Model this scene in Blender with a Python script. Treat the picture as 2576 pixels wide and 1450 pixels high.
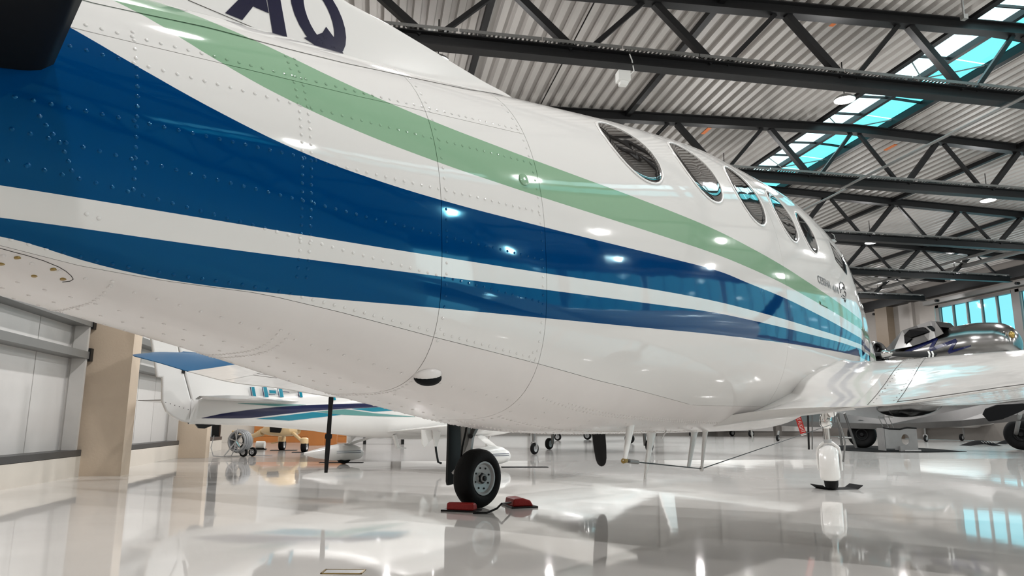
import bpy, math, random
import numpy as np
from mathutils import Matrix, Vector
for o in list(bpy.data.objects): bpy.data.objects.remove(o, do_unlink=True)
SC = bpy.context.scene
COL = SC.collection
PI = math.pi
random.seed(4)

# ------------------------------------------------------------------ camera
F_PX = 1809.5
CAM_H = 0.75
YAW, PITCH, ROLL = math.radians(10.6), math.radians(10.63), math.radians(0.30)
_f = np.array([math.sin(YAW)*math.cos(PITCH), math.cos(YAW)*math.cos(PITCH), math.sin(PITCH)])
_r = np.array([math.cos(YAW), -math.sin(YAW), 0.0])
_u = np.cross(_r, _f)
_r2 = math.cos(ROLL)*_r + math.sin(ROLL)*_u
_u2 = -math.sin(ROLL)*_r + math.cos(ROLL)*_u
CPOS = np.array([0, 0, CAM_H])
cam = bpy.data.cameras.new('camera'); cam.sensor_width = 36.0; cam.lens = 36.0*F_PX/2576.0
cam.clip_start = 0.05; cam.clip_end = 300
co = bpy.data.objects.new('camera', cam); COL.objects.link(co)
co.matrix_world = Matrix(((_r2[0], _u2[0], -_f[0], 0), (_r2[1], _u2[1], -_f[1], 0), (_r2[2], _u2[2], -_f[2], CAM_H), (0, 0, 0, 1)))
SC.camera = co
def ray(x, y):
    return ((x-1288)/F_PX)*_r2 - ((y-725)/F_PX)*_u2 + _f
def at(x, y, d):            # world point seen at photo pixel x, y, at distance d along the view axis
    return CPOS + d*ray(x, y)
def ground(x, y, z=0.0):
    d = ray(x, y); return CPOS + d*((z-CAM_H)/d[2])

# ------------------------------------------------------------------ world, exposure
W = bpy.data.worlds.new('sky'); SC.world = W; W.use_nodes = True
W.node_tree.nodes['Background'].inputs[0].default_value = (0.58, 0.94, 1.0, 1)
W.node_tree.nodes['Background'].inputs[1].default_value = 2.2
SC.view_settings.view_transform = 'Standard'; SC.view_settings.look = 'None'
SC.view_settings.exposure = 0.60; SC.view_settings.gamma = 1.0; SC.view_settings.use_curve_mapping = False
LAMP_W = 88.0
LAMP_UP = 120.0
SC.cycles.max_bounces = 7
SC.cycles.diffuse_bounces = 3
SC.cycles.glossy_bounces = 5
SC.cycles.transparent_max_bounces = 12
SC.cycles.sample_clamp_indirect = 8.0

# ------------------------------------------------------------------ materials
def lin(c):
    return tuple(((v/255.0)/12.92 if v/255.0 <= 0.04045 else ((v/255.0+0.055)/1.055)**2.4) for v in c)
def mat(name, rgb, rough=0.5, metal=0.0, spec=0.5, coat=0.0, noise=0.0, nscale=8.0, bump=0.0, bscale=20.0, emit=None, srgb=True):
    m = bpy.data.materials.new(name); m.use_nodes = True
    nt = m.node_tree; b = nt.nodes['Principled BSDF']
    c = lin(rgb) if srgb else rgb
    b.inputs['Base Color'].default_value = (*c, 1)
    b.inputs['Roughness'].default_value = rough
    b.inputs['Metallic'].default_value = metal
    b.inputs['Specular IOR Level'].default_value = spec
    b.inputs['Coat Weight'].default_value = coat
    b.inputs['Coat Roughness'].default_value = 0.03
    if emit:
        b.inputs['Emission Color'].default_value = (*emit[0], 1); b.inputs['Emission Strength'].default_value = emit[1]
    if noise > 0 or bump > 0:
        tc = nt.nodes.new('ShaderNodeTexCoord')
        if noise > 0:
            n = nt.nodes.new('ShaderNodeTexNoise'); n.inputs['Scale'].default_value = nscale; n.inputs['Detail'].default_value = 6
            nt.links.new(tc.outputs['Object'], n.inputs['Vector'])
            mx = nt.nodes.new('ShaderNodeMix'); mx.data_type = 'RGBA'
            mx.inputs['A'].default_value = (*[v*(1-noise) for v in c], 1); mx.inputs['B'].default_value = (*[min(1, v*(1+noise)) for v in c], 1)
            nt.links.new(n.outputs['Fac'], mx.inputs['Factor']); nt.links.new(mx.outputs['Result'], b.inputs['Base Color'])
        if bump > 0:
            n2 = nt.nodes.new('ShaderNodeTexNoise'); n2.inputs['Scale'].default_value = bscale; n2.inputs['Detail'].default_value = 2
            nt.links.new(tc.outputs['Object'], n2.inputs['Vector'])
            bp = nt.nodes.new('ShaderNodeBump'); bp.inputs['Strength'].default_value = bump; bp.inputs['Distance'].default_value = 0.02
            nt.links.new(n2.outputs['Fac'], bp.inputs['Height']); nt.links.new(bp.outputs['Normal'], b.inputs['Normal'])
    return m
def glass_mat(name, tint, gloss=0.12):
    m = bpy.data.materials.new(name); m.use_nodes = True; nt = m.node_tree
    nt.nodes.remove(nt.nodes['Principled BSDF']); out = nt.nodes['Material Output']
    t = nt.nodes.new('ShaderNodeBsdfTransparent'); t.inputs[0].default_value = (*tint, 1)
    g = nt.nodes.new('ShaderNodeBsdfGlossy'); g.inputs['Roughness'].default_value = 0.05
    mx = nt.nodes.new('ShaderNodeMixShader'); mx.inputs[0].default_value = gloss
    nt.links.new(t.outputs[0], mx.inputs[1]); nt.links.new(g.outputs[0], mx.inputs[2]); nt.links.new(mx.outputs[0], out.inputs[0])
    return m
M = {}
M['white'] = mat('white_paint', (230, 228, 225), 0.22, coat=0.3)
M['steel_dark'] = mat('black_steel', (22, 22, 23), 0.45, spec=0.3, noise=0.15)
M['deck'] = mat('roof_deck', (164, 160, 156), 0.55, noise=0.08, nscale=1.5)
M['tray'] = mat('galvanised_tray', (120, 120, 118), 0.4, metal=0.5, noise=0.2, nscale=30)
M['rubber'] = mat('tyre_rubber', (13, 13, 14), 0.7, spec=0.2, bump=0.15, bscale=60)
M['black'] = mat('black_paint', (9, 9, 10), 0.4, spec=0.3)
M['boot'] = mat('deice_rubber', (5, 6, 8), 0.55, spec=0.15, noise=0.2)
M['darkgap'] = mat('dark_gap', (58, 54, 50), 0.8)
M['hub'] = mat('wheel_hub_grey', (176, 176, 176), 0.35, metal=0.2)
M['chrome'] = mat('polished_metal', (205, 203, 200), 0.08, metal=1.0)
M['silver'] = mat('polished_aluminium', (136, 135, 134), 0.2, metal=1.0, noise=0.08, nscale=3, bump=0.08, bscale=2.5)
M['silverdull'] = mat('brushed_aluminium', (104, 103, 102), 0.4, metal=0.85, noise=0.15, nscale=4)
M['grey'] = mat('grey_metal', (120, 119, 117), 0.4, metal=0.3)
M['navy'] = mat('navy_paint', (22, 28, 70), 0.15, coat=0.4)
M['letter'] = mat('letter_navy', (20, 19, 46), 0.2)
M['blue'] = mat('blue_paint', (0, 88, 134), 0.35, spec=0.1)
M['teal'] = mat('teal_paint', (0, 128, 152), 0.2, coat=0.3)
M['sage'] = mat('sage_paint', (96, 150, 146), 0.2, coat=0.3)
M['red'] = mat('red_fabric', (188, 30, 22), 0.7)
M['redpaint'] = mat('red_chock_paint', (150, 12, 6), 0.5, bump=0.2, bscale=80)
M['gold'] = mat('brass', (150, 125, 70), 0.3, metal=0.8)
M['window'] = mat('cabin_window_tint', (34, 31, 30), 0.03, spec=1.0, coat=1.0)
M['blackglass'] = mat('dark_cockpit_glass', (14, 14, 15), 0.15, spec=0.3)
M['panel'] = mat('wall_panel_white', (206, 203, 200), 0.45, noise=0.03)
M['column'] = mat('cast_concrete_beige', (202, 184, 163), 0.6, noise=0.07, nscale=3, bump=0.08, bscale=30)
M['standgrey'] = mat('stand_sheet_metal', (138, 137, 136), 0.45, metal=0.3, noise=0.12)
M['curb'] = mat('concrete_curb', (212, 204, 193), 0.6, noise=0.06, nscale=2)
M['girt'] = mat('grey_steel_girt', (112, 112, 110), 0.4)
M['railgrey'] = mat('dark_rail', (66, 66, 66), 0.4)
M['wallgrey'] = mat('wall_light_grey', (205, 202, 198), 0.55, noise=0.04)
M['wallfar'] = mat('wall_grey_panel', (120, 115, 110), 0.55, noise=0.05)
M['columnbrown'] = mat('brown_column', (104, 92, 78), 0.6, noise=0.08)
M['frame'] = mat('window_frame_grey', (92, 90, 88), 0.4)
M['wood'] = mat('orange_wood_board', (178, 112, 54), 0.5, noise=0.18, nscale=3)
M['cream'] = mat('cream_paint', (226, 196, 150), 0.3, coat=0.2)
M['hose'] = mat('clear_grey_hose', (150, 152, 154), 0.25)
M['skyglassL'] = glass_mat('skylight_clear_glass', (0.95, 0.97, 0.97), 0.08)
M['skyglassR'] = glass_mat('skylight_cyan_glass', (0.13, 0.40, 0.42), 0.08)
M['doorglass'] = glass_mat('door_cyan_glass', (0.395, 0.55, 0.575), 0.02)
M['lamp'] = mat('lamp_diffuser', (255, 255, 255), 0.5, emit=((1.0, 0.98, 0.95), 14.0))
M['plastic'] = mat('white_plastic', (215, 215, 212), 0.4)
M['orange'] = mat('orange_tag', (205, 110, 50), 0.6)
M['mat'] = mat('black_rubber_mat', (32, 32, 33), 0.85, spec=0.12, noise=0.2, nscale=40)
M['blackmatt'] = mat('matt_black', (20, 20, 21), 0.9, spec=0.08)

def floor_material():
    m = bpy.data.materials.new('epoxy_floor'); m.use_nodes = True; nt = m.node_tree; b = nt.nodes['Principled BSDF']
    tc = nt.nodes.new('ShaderNodeTexCoord')
    n = nt.nodes.new('ShaderNodeTexNoise'); n.inputs['Scale'].default_value = 0.6; n.inputs['Detail'].default_value = 5
    nt.links.new(tc.outputs['Object'], n.inputs['Vector'])
    cr = nt.nodes.new('ShaderNodeValToRGB')
    cr.color_ramp.elements[0].position = 0.3; cr.color_ramp.elements[0].color = (*lin((222, 218, 214)), 1)
    cr.color_ramp.elements[1].position = 0.7; cr.color_ramp.elements[1].color = (*lin((232, 229, 225)), 1)
    nt.links.new(n.outputs['Fac'], cr.inputs['Fac']); nt.links.new(cr.outputs['Color'], b.inputs['Base Color'])
    b.inputs['Roughness'].default_value = 0.045; b.inputs['Specular IOR Level'].default_value = 0.75
    n2 = nt.nodes.new('ShaderNodeTexNoise'); n2.inputs['Scale'].default_value = 1.3; n2.inputs['Detail'].default_value = 2
    nt.links.new(tc.outputs['Object'], n2.inputs['Vector'])
    bp = nt.nodes.new('ShaderNodeBump'); bp.inputs['Strength'].default_value = 0.10; bp.inputs['Distance'].default_value = 0.012
    nt.links.new(n2.outputs['Fac'], bp.inputs['Height']); nt.links.new(bp.outputs['Normal'], b.inputs['Normal'])
    return m
M['floor'] = floor_material()
M['floorfar'] = mat('worn_concrete_floor', (164, 161, 158), 0.16, spec=0.6, noise=0.14, nscale=0.8, bump=0.1, bscale=3)

# ------------------------------------------------------------------ mesh helpers
def link(name, me, parent=None):
    o = bpy.data.objects.new(name, me); COL.objects.link(o)
    if parent is not None: o.parent = parent
    return o
def mesh(name, v, f, m=None, parent=None, smooth=False):
    me = bpy.data.meshes.new(name); me.from_pydata([tuple(map(float, p)) for p in v], [], [tuple(q) for q in f]); me.update()
    if smooth: me.polygons.foreach_set('use_smooth', [True]*len(me.polygons))
    if m is not None: me.materials.append(M[m] if isinstance(m, str) else m)
    return link(name, me, parent)
class MB:
    def __init__(s): s.v = []; s.f = []
    def add(s, v, f):
        k = len(s.v); s.v += [tuple(map(float, p)) for p in v]; s.f += [tuple(i+k for i in q) for q in f]
    def grid(s, P, cu=False, cv=False, flip=False):
        P = np.asarray(P); a, b = P.shape[:2]; f = []
        for i in range(a if cu else a-1):
            for j in range(b if cv else b-1):
                q = [i*b+j, i*b+(j+1) % b, ((i+1) % a)*b+(j+1) % b, ((i+1) % a)*b+j]
                f.append(q[::-1] if flip else q)
        s.add(P.reshape(-1, 3), f)
    def box(s, lo, hi, fn=None):
        x0, y0, z0 = lo; x1, y1, z1 = hi
        v = [(x0, y0, z0), (x1, y0, z0), (x1, y1, z0), (x0, y1, z0), (x0, y0, z1), (x1, y0, z1), (x1, y1, z1), (x0, y1, z1)]
        if fn: v = [fn(p) for p in v]
        s.add(v, [(0, 3, 2, 1), (4, 5, 6, 7), (0, 1, 5, 4), (1, 2, 6, 5), (2, 3, 7, 6), (3, 0, 4, 7)])
    def tube(s, pts, rad, n=10, caps=True):
        pts = [np.asarray(p, float) for p in pts]
        if not hasattr(rad, '__len__'): rad = [rad]*len(pts)
        rings = []; prev = None
        for i, p in enumerate(pts):
            t = pts[min(i+1, len(pts)-1)]-pts[max(i-1, 0)]; t = t/np.linalg.norm(t)
            if prev is None:
                a = np.array([0, 0, 1.0]) if abs(t[2]) < 0.9 else np.array([1.0, 0, 0])
            else: a = prev
            u = a-t*(a@t); u /= np.linalg.norm(u); w = np.cross(t, u); prev = u
            rings.append([p+rad[i]*(math.cos(2*PI*k/n)*u+math.sin(2*PI*k/n)*w) for k in range(n)])
        k0 = len(s.v); s.grid(np.array(rings), cv=True)
        if caps:
            s.f.append(tuple(k0+i for i in range(n))[::-1]); e = k0+(len(pts)-1)*n; s.f.append(tuple(e+i for i in range(n)))
    def beam(s, p0, p1, w, h, up=(0, 0, 1)):
        p0 = np.asarray(p0, float); p1 = np.asarray(p1, float); t = (p1-p0)/np.linalg.norm(p1-p0)
        up = np.asarray(up, float); r = np.cross(t, up); r /= np.linalg.norm(r); u = np.cross(r, t)
        c = [(-w/2, -h/2), (w/2, -h/2), (w/2, h/2), (-w/2, h/2)]
        v = [p+a*r+b*u for p in (p0, p1) for a, b in c]
        s.add(v, [(0, 1, 2, 3), (7, 6, 5, 4), (0, 4, 5, 1), (1, 5, 6, 2), (2, 6, 7, 3), (3, 7, 4, 0)])
    def lathe(s, prof, o, ax, n=32, up=(0, 0, 1), a0=0, a1=2*PI):
        # prof: list of (along axis, radius)
        o = np.asarray(o, float); ax = np.asarray(ax, float); ax /= np.linalg.norm(ax)
        up = np.asarray(up, float)
        if abs(up@ax) > 0.95*np.linalg.norm(up): up = np.array([1.0, 0, 0]) if abs(ax[0]) < 0.9 else np.array([0, 1.0, 0])
        u = up-ax*(up@ax); u /= np.linalg.norm(u); w = np.cross(ax, u)
        full = abs(a1-a0-2*PI) < 1e-6; k = n if full else n+1
        P = np.array([[o+ax*t+r*(math.cos(a0+(a1-a0)*j/n)*u+math.sin(a0+(a1-a0)*j/n)*w) for j in range(k)] for t, r in prof])
        s.grid(P, cv=full)
    def ell(s, c, r, nu=16, nv=10, ax=None):
        c = np.asarray(c, float); A = np.eye(3) if ax is None else np.asarray(ax)
        P = np.array([[c+A@np.array([r[0]*math.sin(PI*i/nv)*math.cos(2*PI*j/nu), r[1]*math.sin(PI*i/nv)*math.sin(2*PI*j/nu), r[2]*math.cos(PI*i/nv)]) for j in range(nu)] for i in range(nv+1)])
        s.grid(P, cv=True)
    def prism(s, poly, d):      # poly: 3-D points, d: extrusion vector
        poly = [np.asarray(p, float) for p in poly]; d = np.asarray(d, float); n = len(poly)
        v = poly+[p+d for p in poly]
        s.add(v, [tuple(range(n)), tuple(range(2*n-1, n-1, -1))]+[((i+1) % n, i, n+i, n+(i+1) % n) for i in range(n)])
    def build(s, name, m, parent=None, smooth=False):
        o = mesh(name, s.v, s.f, m, parent, False)
        if smooth:
            me = o.data; me.polygons.foreach_set('use_smooth', [True]*len(me.polygons))
            if smooth != 'all':
                import bmesh
                bm = bmesh.new(); bm.from_mesh(me); bmesh.ops.remove_doubles(bm, verts=bm.verts, dist=1e-5)
                for e in bm.edges:
                    if len(e.link_faces) == 2 and e.calc_face_angle(0) > math.radians(40): e.smooth = False
                bm.to_mesh(me); bm.free()
        return o
def thing(name, label, cat, loc=(0, 0, 0), axes=None, group=None):
    o = bpy.data.objects.new(name, None); COL.objects.link(o); o.empty_display_size = 0.2
    mw = np.eye(4); mw[:3, 3] = loc
    if axes is not None: mw[:3, :3] = axes
    o.matrix_world = Matrix(mw.tolist())
    o['label'] = label; o['category'] = cat
    if group: o['group'] = group
    return o
def tag(o, label, cat, group=None):
    o['label'] = label; o['category'] = cat
    if group: o['group'] = group
    return o
def struct(o):
    o['kind'] = 'structure'; return o
def copy_tree(o, parent=None):
    c = o.copy(); COL.objects.link(c)
    if parent is not None: c.parent = parent
    for ch in list(o.children): copy_tree(ch, c)
    return c
def pchip(xk, yk, x):
    xk = np.asarray(xk, float); yk = np.asarray(yk, float); x = np.asarray(x, float)
    h = np.diff(xk); d = np.diff(yk)/h; m = np.zeros_like(yk)
    for i in range(1, len(xk)-1):
        if d[i-1]*d[i] > 0:
            w1 = 2*h[i]+h[i-1]; w2 = h[i]+2*h[i-1]; m[i] = (w1+w2)/(w1/d[i-1]+w2/d[i])
    m[0] = d[0]; m[-1] = d[-1]
    i = np.clip(np.searchsorted(xk, x)-1, 0, len(h)-1); t = (x-xk[i])/h[i]
    return yk[i]*(2*t**3-3*t**2+1)+h[i]*m[i]*(t**3-2*t**2+t)+yk[i+1]*(-2*t**3+3*t**2)+h[i]*m[i+1]*(t**3-t**2)
# ================================================================== the hall
XL, XR, XM = -3.96, 29.2, 12.6           # left wall, right wall, ridge
Y0, Y1 = -9.6, 44.0
BAY = 5.15; YT = [11.35+BAY*k for k in range(-4, 7)]
ZB_CH = 7.03                               # underside of the bottom chords
def deck_z(x): return 8.82-0.030*abs(x-XM)
SKX0, SKX1 = 11.5, 13.6

# floor: glossy coated sheets in front, worn concrete beyond
fl = MB(); fl.box((XL-8, Y0, -0.2), (XR, 14.6, 0.0))
o = struct(fl.build('floor', 'floor'))
fl = MB(); fl.box((XL-8, 14.606, -0.2), (XR, Y1+0.3, -0.001))
fl.build('floor_slab', 'floorfar', o)
# left wall: panels, girts, columns, kerb
wl = MB(); wl.box((XL-0.35, Y0, 0), (XL-0.3, 20.6, 9.0)); wall_left = struct(wl.build('wall_left', 'panel'))
p = MB(); p.box((0, 0, 0), (0.06, 1.012, 7.5)); pm = None
y = Y0
while y < 20.6:
    if pm is None:
        pm = p.build('wall_panel', 'panel', wall_left); q = pm
    else:
        q = pm.copy(); COL.objects.link(q)
    q.location = (XL-0.30, y, 0.27); y += 1.03
q = MB(); q.box((XL-0.30, Y0, 0), (XL, 20.6, 0.27)); q.build('kerb', 'curb', wall_left)
def girt(z0, z1, y0, y1, m, d0=-0.24, d1=0.0):
    q = MB()
    q.box((XL+d0, y0, z0), (XL+d1, y1, z1)); return q.build('girt', m, wall_left)
cols = [11.1-2*BAY, 11.1-BAY, 11.1, 11.1+BAY]
for i, yc in enumerate(cols):
    a = yc+0.36; b = (cols[i+1] if i+1 < len(cols) else 20.6)
    for (z0, z1, m) in ((0.275, 0.355, 'railgrey'), (1.60, 1.70, 'girt'), (2.05, 2.16, 'girt'), (3.4, 3.5, 'girt'), (4.9, 5.0, 'girt')):
        girt(z0, z1, a, b, m)
    q = MB(); q.box((XL-0.1, yc, 0), (XL+0.53, yc+0.36, 8.3)); c = q.build('column', 'column', wall_left)
    q = MB(); q.box((XL-0.2, yc-0.16, 0.3), (XL-0.02, yc-0.1, 6.5)); q.box((XL-0.26, yc-0.14, 0.3), (XL-0.2, yc-0.02, 6.5)); q.build('panel_post', 'wallgrey', wall_left)
    for z in (1.65, 2.105, 3.45, 4.95):
        q = MB(); q.box((XL-0.1, yc-0.10, z-0.08), (XL+0.015, yc-0.0005, z+0.1)); q.build('girt_bracket', 'steel_dark', wall_left)
for i, yc in enumerate(cols[:-1]): pass
q = MB(); q.box((XL-0.25, 20.45, 0), (XL-0.05, 20.62, 6)); q.build('end_post', 'black', wall_left)
q = MB(); q.box((XL-0.25, 18.6, 0.3), (XL-0.16, 19.6, 2.3)); q.box((XL-0.15, 19.3, 0.75), (XL-0.05, 19.55, 0.85)); q.build('side_door', 'wallgrey', wall_left)

# annex partition clad with orange wood boards
wp = MB(); wp.box((-4.3, 28.1, 0), (-1.0, 28.3, 0.88)); wall_wood = struct(wp.build('wall_annex', 'wood'))
bm0 = None
for i in range(4):
    if bm0 is None:
        q = MB(); q.box((-4.3, 28.06, 0), (-1.0, 28.1, 0.21)); bm0 = q.build('board', 'wood', wall_wood); continue
    c = bm0.copy(); COL.objects.link(c); c.location = (0.0, 0.0, 0.22*i)
q = MB(); q.box((-12.0, 20.6, 0), (-11.5, 28.3, 5)); struct(q.build('wall_annex_side', 'wallgrey'))
q = MB(); q.box((-12.0, 20.4, 0), (XL-0.3, 20.6, 5)); struct(q.build('wall_annex_front', 'wallgrey'))
q = MB(); q.box((-12.0, 20.4, 5), (XL-0.3, 28.5, 5.2)); struct(q.build('ceiling_annex', 'wallgrey'))
q = MB(); q.box((XL-8, 28.3, 0), (XL-0.3, 28.5, 5)); q.box((XL-0.3, 20.6, 4.2), (XL-0.1, Y1, 9.0)); q.box((XL-0.3, 28.3, 0), (XL-0.1, Y1, 9.0)); struct(q.build('wall_left_upper', 'wallgrey'))

# far wall, rear wall, right wall
q = MB(); q.box((XL-0.3, Y1, 0), (XR+0.3, Y1+0.3, 9.0)); wf = struct(q.build('wall_far', 'wallfar'))
for x in np.arange(XL+1, XR, 4.1):
    q = MB(); q.box((x, Y1-0.25, 0), (x+0.4, Y1, 8.4)); q.build('column', 'wallfar', wf)
    q = MB(); q.box((x+0.5, Y1-0.06, 0.3), (x+4.0, Y1, 1.9)); q.build('wall_panel', 'panel', wf)
q = MB(); q.box((XL-8, Y0-0.3, 0), (XR+0.3, Y0, 9.0)); struct(q.build('wall_rear', 'wallgrey'))
wr = MB(); wr.box((XR, 33.2, 0), (XR+0.3, Y1, 9.0)); wr.box((XR, Y0, 6.95), (XR+0.3, 33.2, 9.0)); wr.box((XR, Y0, 0), (XR+0.3, 33.2, 1.6))
wall_right = struct(wr.build('wall_right', 'wallfar'))
q = MB(); q.box((XR-0.5, Y0, 7.45), (XR, Y1, 7.95)); q.build('eaves_beam', 'steel_dark', wall_right)
q = MB(); q.box((XR-0.35, Y0, 7.08), (XR, 33.6, 7.28)); q.build('door_track', 'grey', wall_right)
for y in np.arange(8.0, 40, 4.9):
    q = MB(); q.tube([(XR-0.5, y, 7.18), (XR-0.3, y, 7.18)], 0.07, 10); q.build('track_roller', 'black', wall_right)
q = MB(); q.box((XR-0.45, 36.3, 0), (XR, 37.3, 8.2)); q.build('column', 'columnbrown', wall_right)
q = MB(); q.box((XR-0.2, 34.6, 0), (XR, 34.8, 8.2)); q.build('column', 'wallfar', wall_right)
n = 0; y = 33.0
while y > Y0+4:
    n += 1
    a, b = y-4.72, y
    q = MB()
    q.box((XR-0.12, b-0.22, 1.6), (XR+0.1, b, 7.0)); q.box((XR-0.12, a-0.2, 1.6), (XR+0.1, a+0.02, 7.0))
    q.box((XR-0.12, a, 6.86), (XR+0.1, b, 7.0)); q.box((XR-0.12, a, 1.6), (XR+0.1, b, 1.75))
    wn = struct(q.build('window_%d' % n, 'frame'))
    pw = (b-0.22-a-0.02)/5
    for k in range(5):
        y0 = a+0.02+pw*k
        q = MB(); q.box((XR-0.01, y0+0.03, 1.75), (XR+0.01, y0+pw-0.03, 6.86)); q.build('pane', 'doorglass', wn)
        if k: 
            q = MB(); q.box((XR-0.08, y0-0.03, 1.75), (XR+0.06, y0+0.03, 6.86)); q.build('mullion', 'frame', wn)
    y -= 4.92

# roof deck: corrugated sheets, one run of sheets per bay and side
cl = MB(); cl.box((XL-0.3, Y0, 8.95), (SKX0-0.05, Y1, 9.0)); cl.box((SKX1+0.05, Y0, 8.95), (XR+0.3, Y1, 9.0))
ceiling = struct(cl.build('ceiling', 'wallgrey'))
def sheet(x0, x1, y0, y1):
    P = 0.275; k = int(round((x1-x0)/P)); P = (x1-x0)/k; prof = []
    for i in range(k):
        for fx, dz in ((0.0, 0.0), (0.46, 0.0), (0.56, 0.095), (0.90, 0.095)):
            x = x0+(i+fx)*P; prof.append((x, deck_z(x)+dz))
    prof.append((x1, deck_z(x1)))
    q = MB(); q.grid(np.array([[(x, y, z) for x, z in prof] for y in (y0, y1)]))
    return q.build('roof_sheet', 'deck', ceiling)
ys = [Y0]+YT[1:]+[Y1]
for i in range(len(ys)-1):
    for (a, b) in ((XL-0.3, 3.75), (3.78, SKX0), (SKX1, 21.4), (21.43, XR+0.3)):
        sheet(a, b, ys[i]+0.004, ys[i+1]-0.004)
# purlins and the tie rod
for x in (1.82, 6.08, 17.8, 23.3):
    q = MB(); q.box((x-0.06, Y0, deck_z(x)-0.13), (x+0.06, Y1, deck_z(x)-0.002)); q.build('purlin', 'steel_dark', ceiling)
q = MB(); q.tube([(12.05, 6.2, 6.97), (12.05, 16.5, 6.97)], 0.035, 8); q.build('tie_rod', 'tray', ceiling)
q = MB(); q.tube([(12.2, 16.5, 6.97), (12.2, 26.8, 6.97)], 0.03, 8); q.build('tie_rod', 'tray', ceiling)
# rail girder in front of the hangar doors: two tubes with web members
q = MB(); q.tube([(25.2, Y0, 7.95), (25.2, Y1, 7.95)], 0.07, 10); q.build('door_girder_tube', 'grey', ceiling)
q = MB(); q.tube([(25.2, Y0, 7.62), (25.2, Y1, 7.62)], 0.10, 10); q.build('door_girder_tube', 'grey', ceiling)
for k in range(26):
    y = Y0+1+2.05*k
    q = MB(); q.beam((25.2, y, 7.62), (25.2, y+1.0, 7.95), 0.05, 0.05); q.build('door_girder_web', 'grey', ceiling)

# skylight lantern along the ridge
sk = MB()
for x in (SKX0, SKX1): sk.box((x-0.07, Y0, deck_z(x)-0.02), (x+0.07, Y1, 8.97))
sky = struct(sk.build('window_20', 'steel_dark'))
zr = 8.98
q = MB(); q.beam((XM, Y0, zr), (XM, Y1, zr), 0.10, 0.14); q.build('ridge_bar', 'steel_dark', sky)
k = 0; y = Y0
while y < Y1-0.5:
    for (xa, za, xb, zb, m) in ((SKX0, 8.93, XM, zr, 'skyglassL'), (XM, zr, SKX1, 8.93, 'skyglassR')):
        q = MB(); q.add([(xa, y+0.02, za), (xb, y+0.02, zb), (xb, y+1.01, zb), (xa, y+1.01, za)], [(0, 1, 2, 3)]); q.build('pane', m, sky)
        if xa == SKX0 or k % 3 == 0:
            q = MB(); q.beam((xa, y, za), (xb, y, zb), 0.035, 0.06); q.build('glazing_bar', 'steel_dark', sky)
    if k % 3 == 1:
        q = MB(); q.tube([(SKX0, y, 8.93), (XM, y+0.9, 8.92), (SKX1, y, 8.93)], 0.018, 6); q.build('opener_rod', 'tray', sky)
    y += 1.03; k += 1

# roof trusses
def truss(yc, name, parent=None, label=None):
    if parent is None:
        t = thing(name, label, 'roof truss', (0, yc, 0))
        off = 0.0
    else:
        t = bpy.data.objects.new(name, None); COL.objects.link(t); t.parent = parent; t.location = (0, yc, 0)
    q = MB()
    xs = [XL+0.2, XM, XR-0.3]
    for a, b in ((0, 1), (1, 2)):
        za, zb = deck_z(xs[a])-0.135, deck_z(xs[b])-0.135
        for dz, w, h in ((0.11, 0.22, 0.02), (-0.11, 0.22, 0.02), (0, 0.03, 0.22)):
            q.beam((xs[a], 0, za+dz), (xs[b], 0, zb+dz), w, h)
    q.build('top_chord', 'steel_dark', t)
    q = MB(); z0 = ZB_CH+0.12
    for dz, w, h in ((0.11, 0.24, 0.022), (-0.11, 0.24, 0.022), (0, 0.03, 0.22)):
        q.beam((XL+1.6, 0, z0+dz), (XR-1.6, 0, z0+dz), w, h)
    q.build('bottom_chord', 'steel_dark', t)
    zt = z0+0.11
    for n in range(6):
        xb = 1.325*(2*n+1)
        for s in (-1, 1):
            for xt, r in ((xb-1.325, 0.042), (xb+1.325, 0.066)):
                if xt > 15.2: continue
                q = MB(); X0, X1 = XM+s*(xb+(0.14 if xt > xb else -0.14)), XM+s*(xt-(0.12 if xt > xb else -0.12))
                q.beam((X0, 0, zt), (X1, 0, deck_z(X1)-0.25), 2*r, 2*r, up=(0, 1, 0)); q.build('brace', 'steel_dark', t)
    # cable tray lying on the bottom chord
    if yc in YT[3:9]:
        x = XL+2.2; tm = None; step = 1.46
        while x < XR-3:
            if tm is None:
                q = MB()
                for yy in (-0.16, 0.13): q.box((0, yy, zt+0.03), (1.44, yy+0.012, zt+0.085))
                for j in range(18): q.box((0.04+0.078*j, -0.15, zt+0.032), (0.08+0.078*j, 0.135, zt+0.042))
                for xx in (0.1, 0.75, 1.3): q.box((xx, -0.15, zt), (xx+0.03, 0.13, zt+0.035))
                tm = q.build('cable_tray', 'tray', t); tm.location = (x, 0, 0)
            else:
                c = tm.copy(); COL.objects.link(c); c.location = (x, 0, 0)
            x += step
    return t
names = {3: 'black steel roof truss nearest overhead, mostly cropped by the top right corner', 4: 'black steel truss with cable tray passing just above the fin of the big twin',
         5: 'black steel truss whose lower chord crosses the bottom end of the skylight', 6: 'fourth black steel truss, beyond the skylight end, over the cabin roof',
         7: 'fifth black steel truss back, above the cockpit windows', 8: 'sixth black steel truss back, just over the nose of the big twin', 9: 'black steel truss second from the far end, over the silver airplane',
         10: 'farthest black steel truss against the far wall'}
for k, yc in enumerate(YT):
    if k < 3: truss(yc, 'roof_truss', ceiling)
    else: truss(yc, 'roof_truss', None, names[k])

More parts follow.
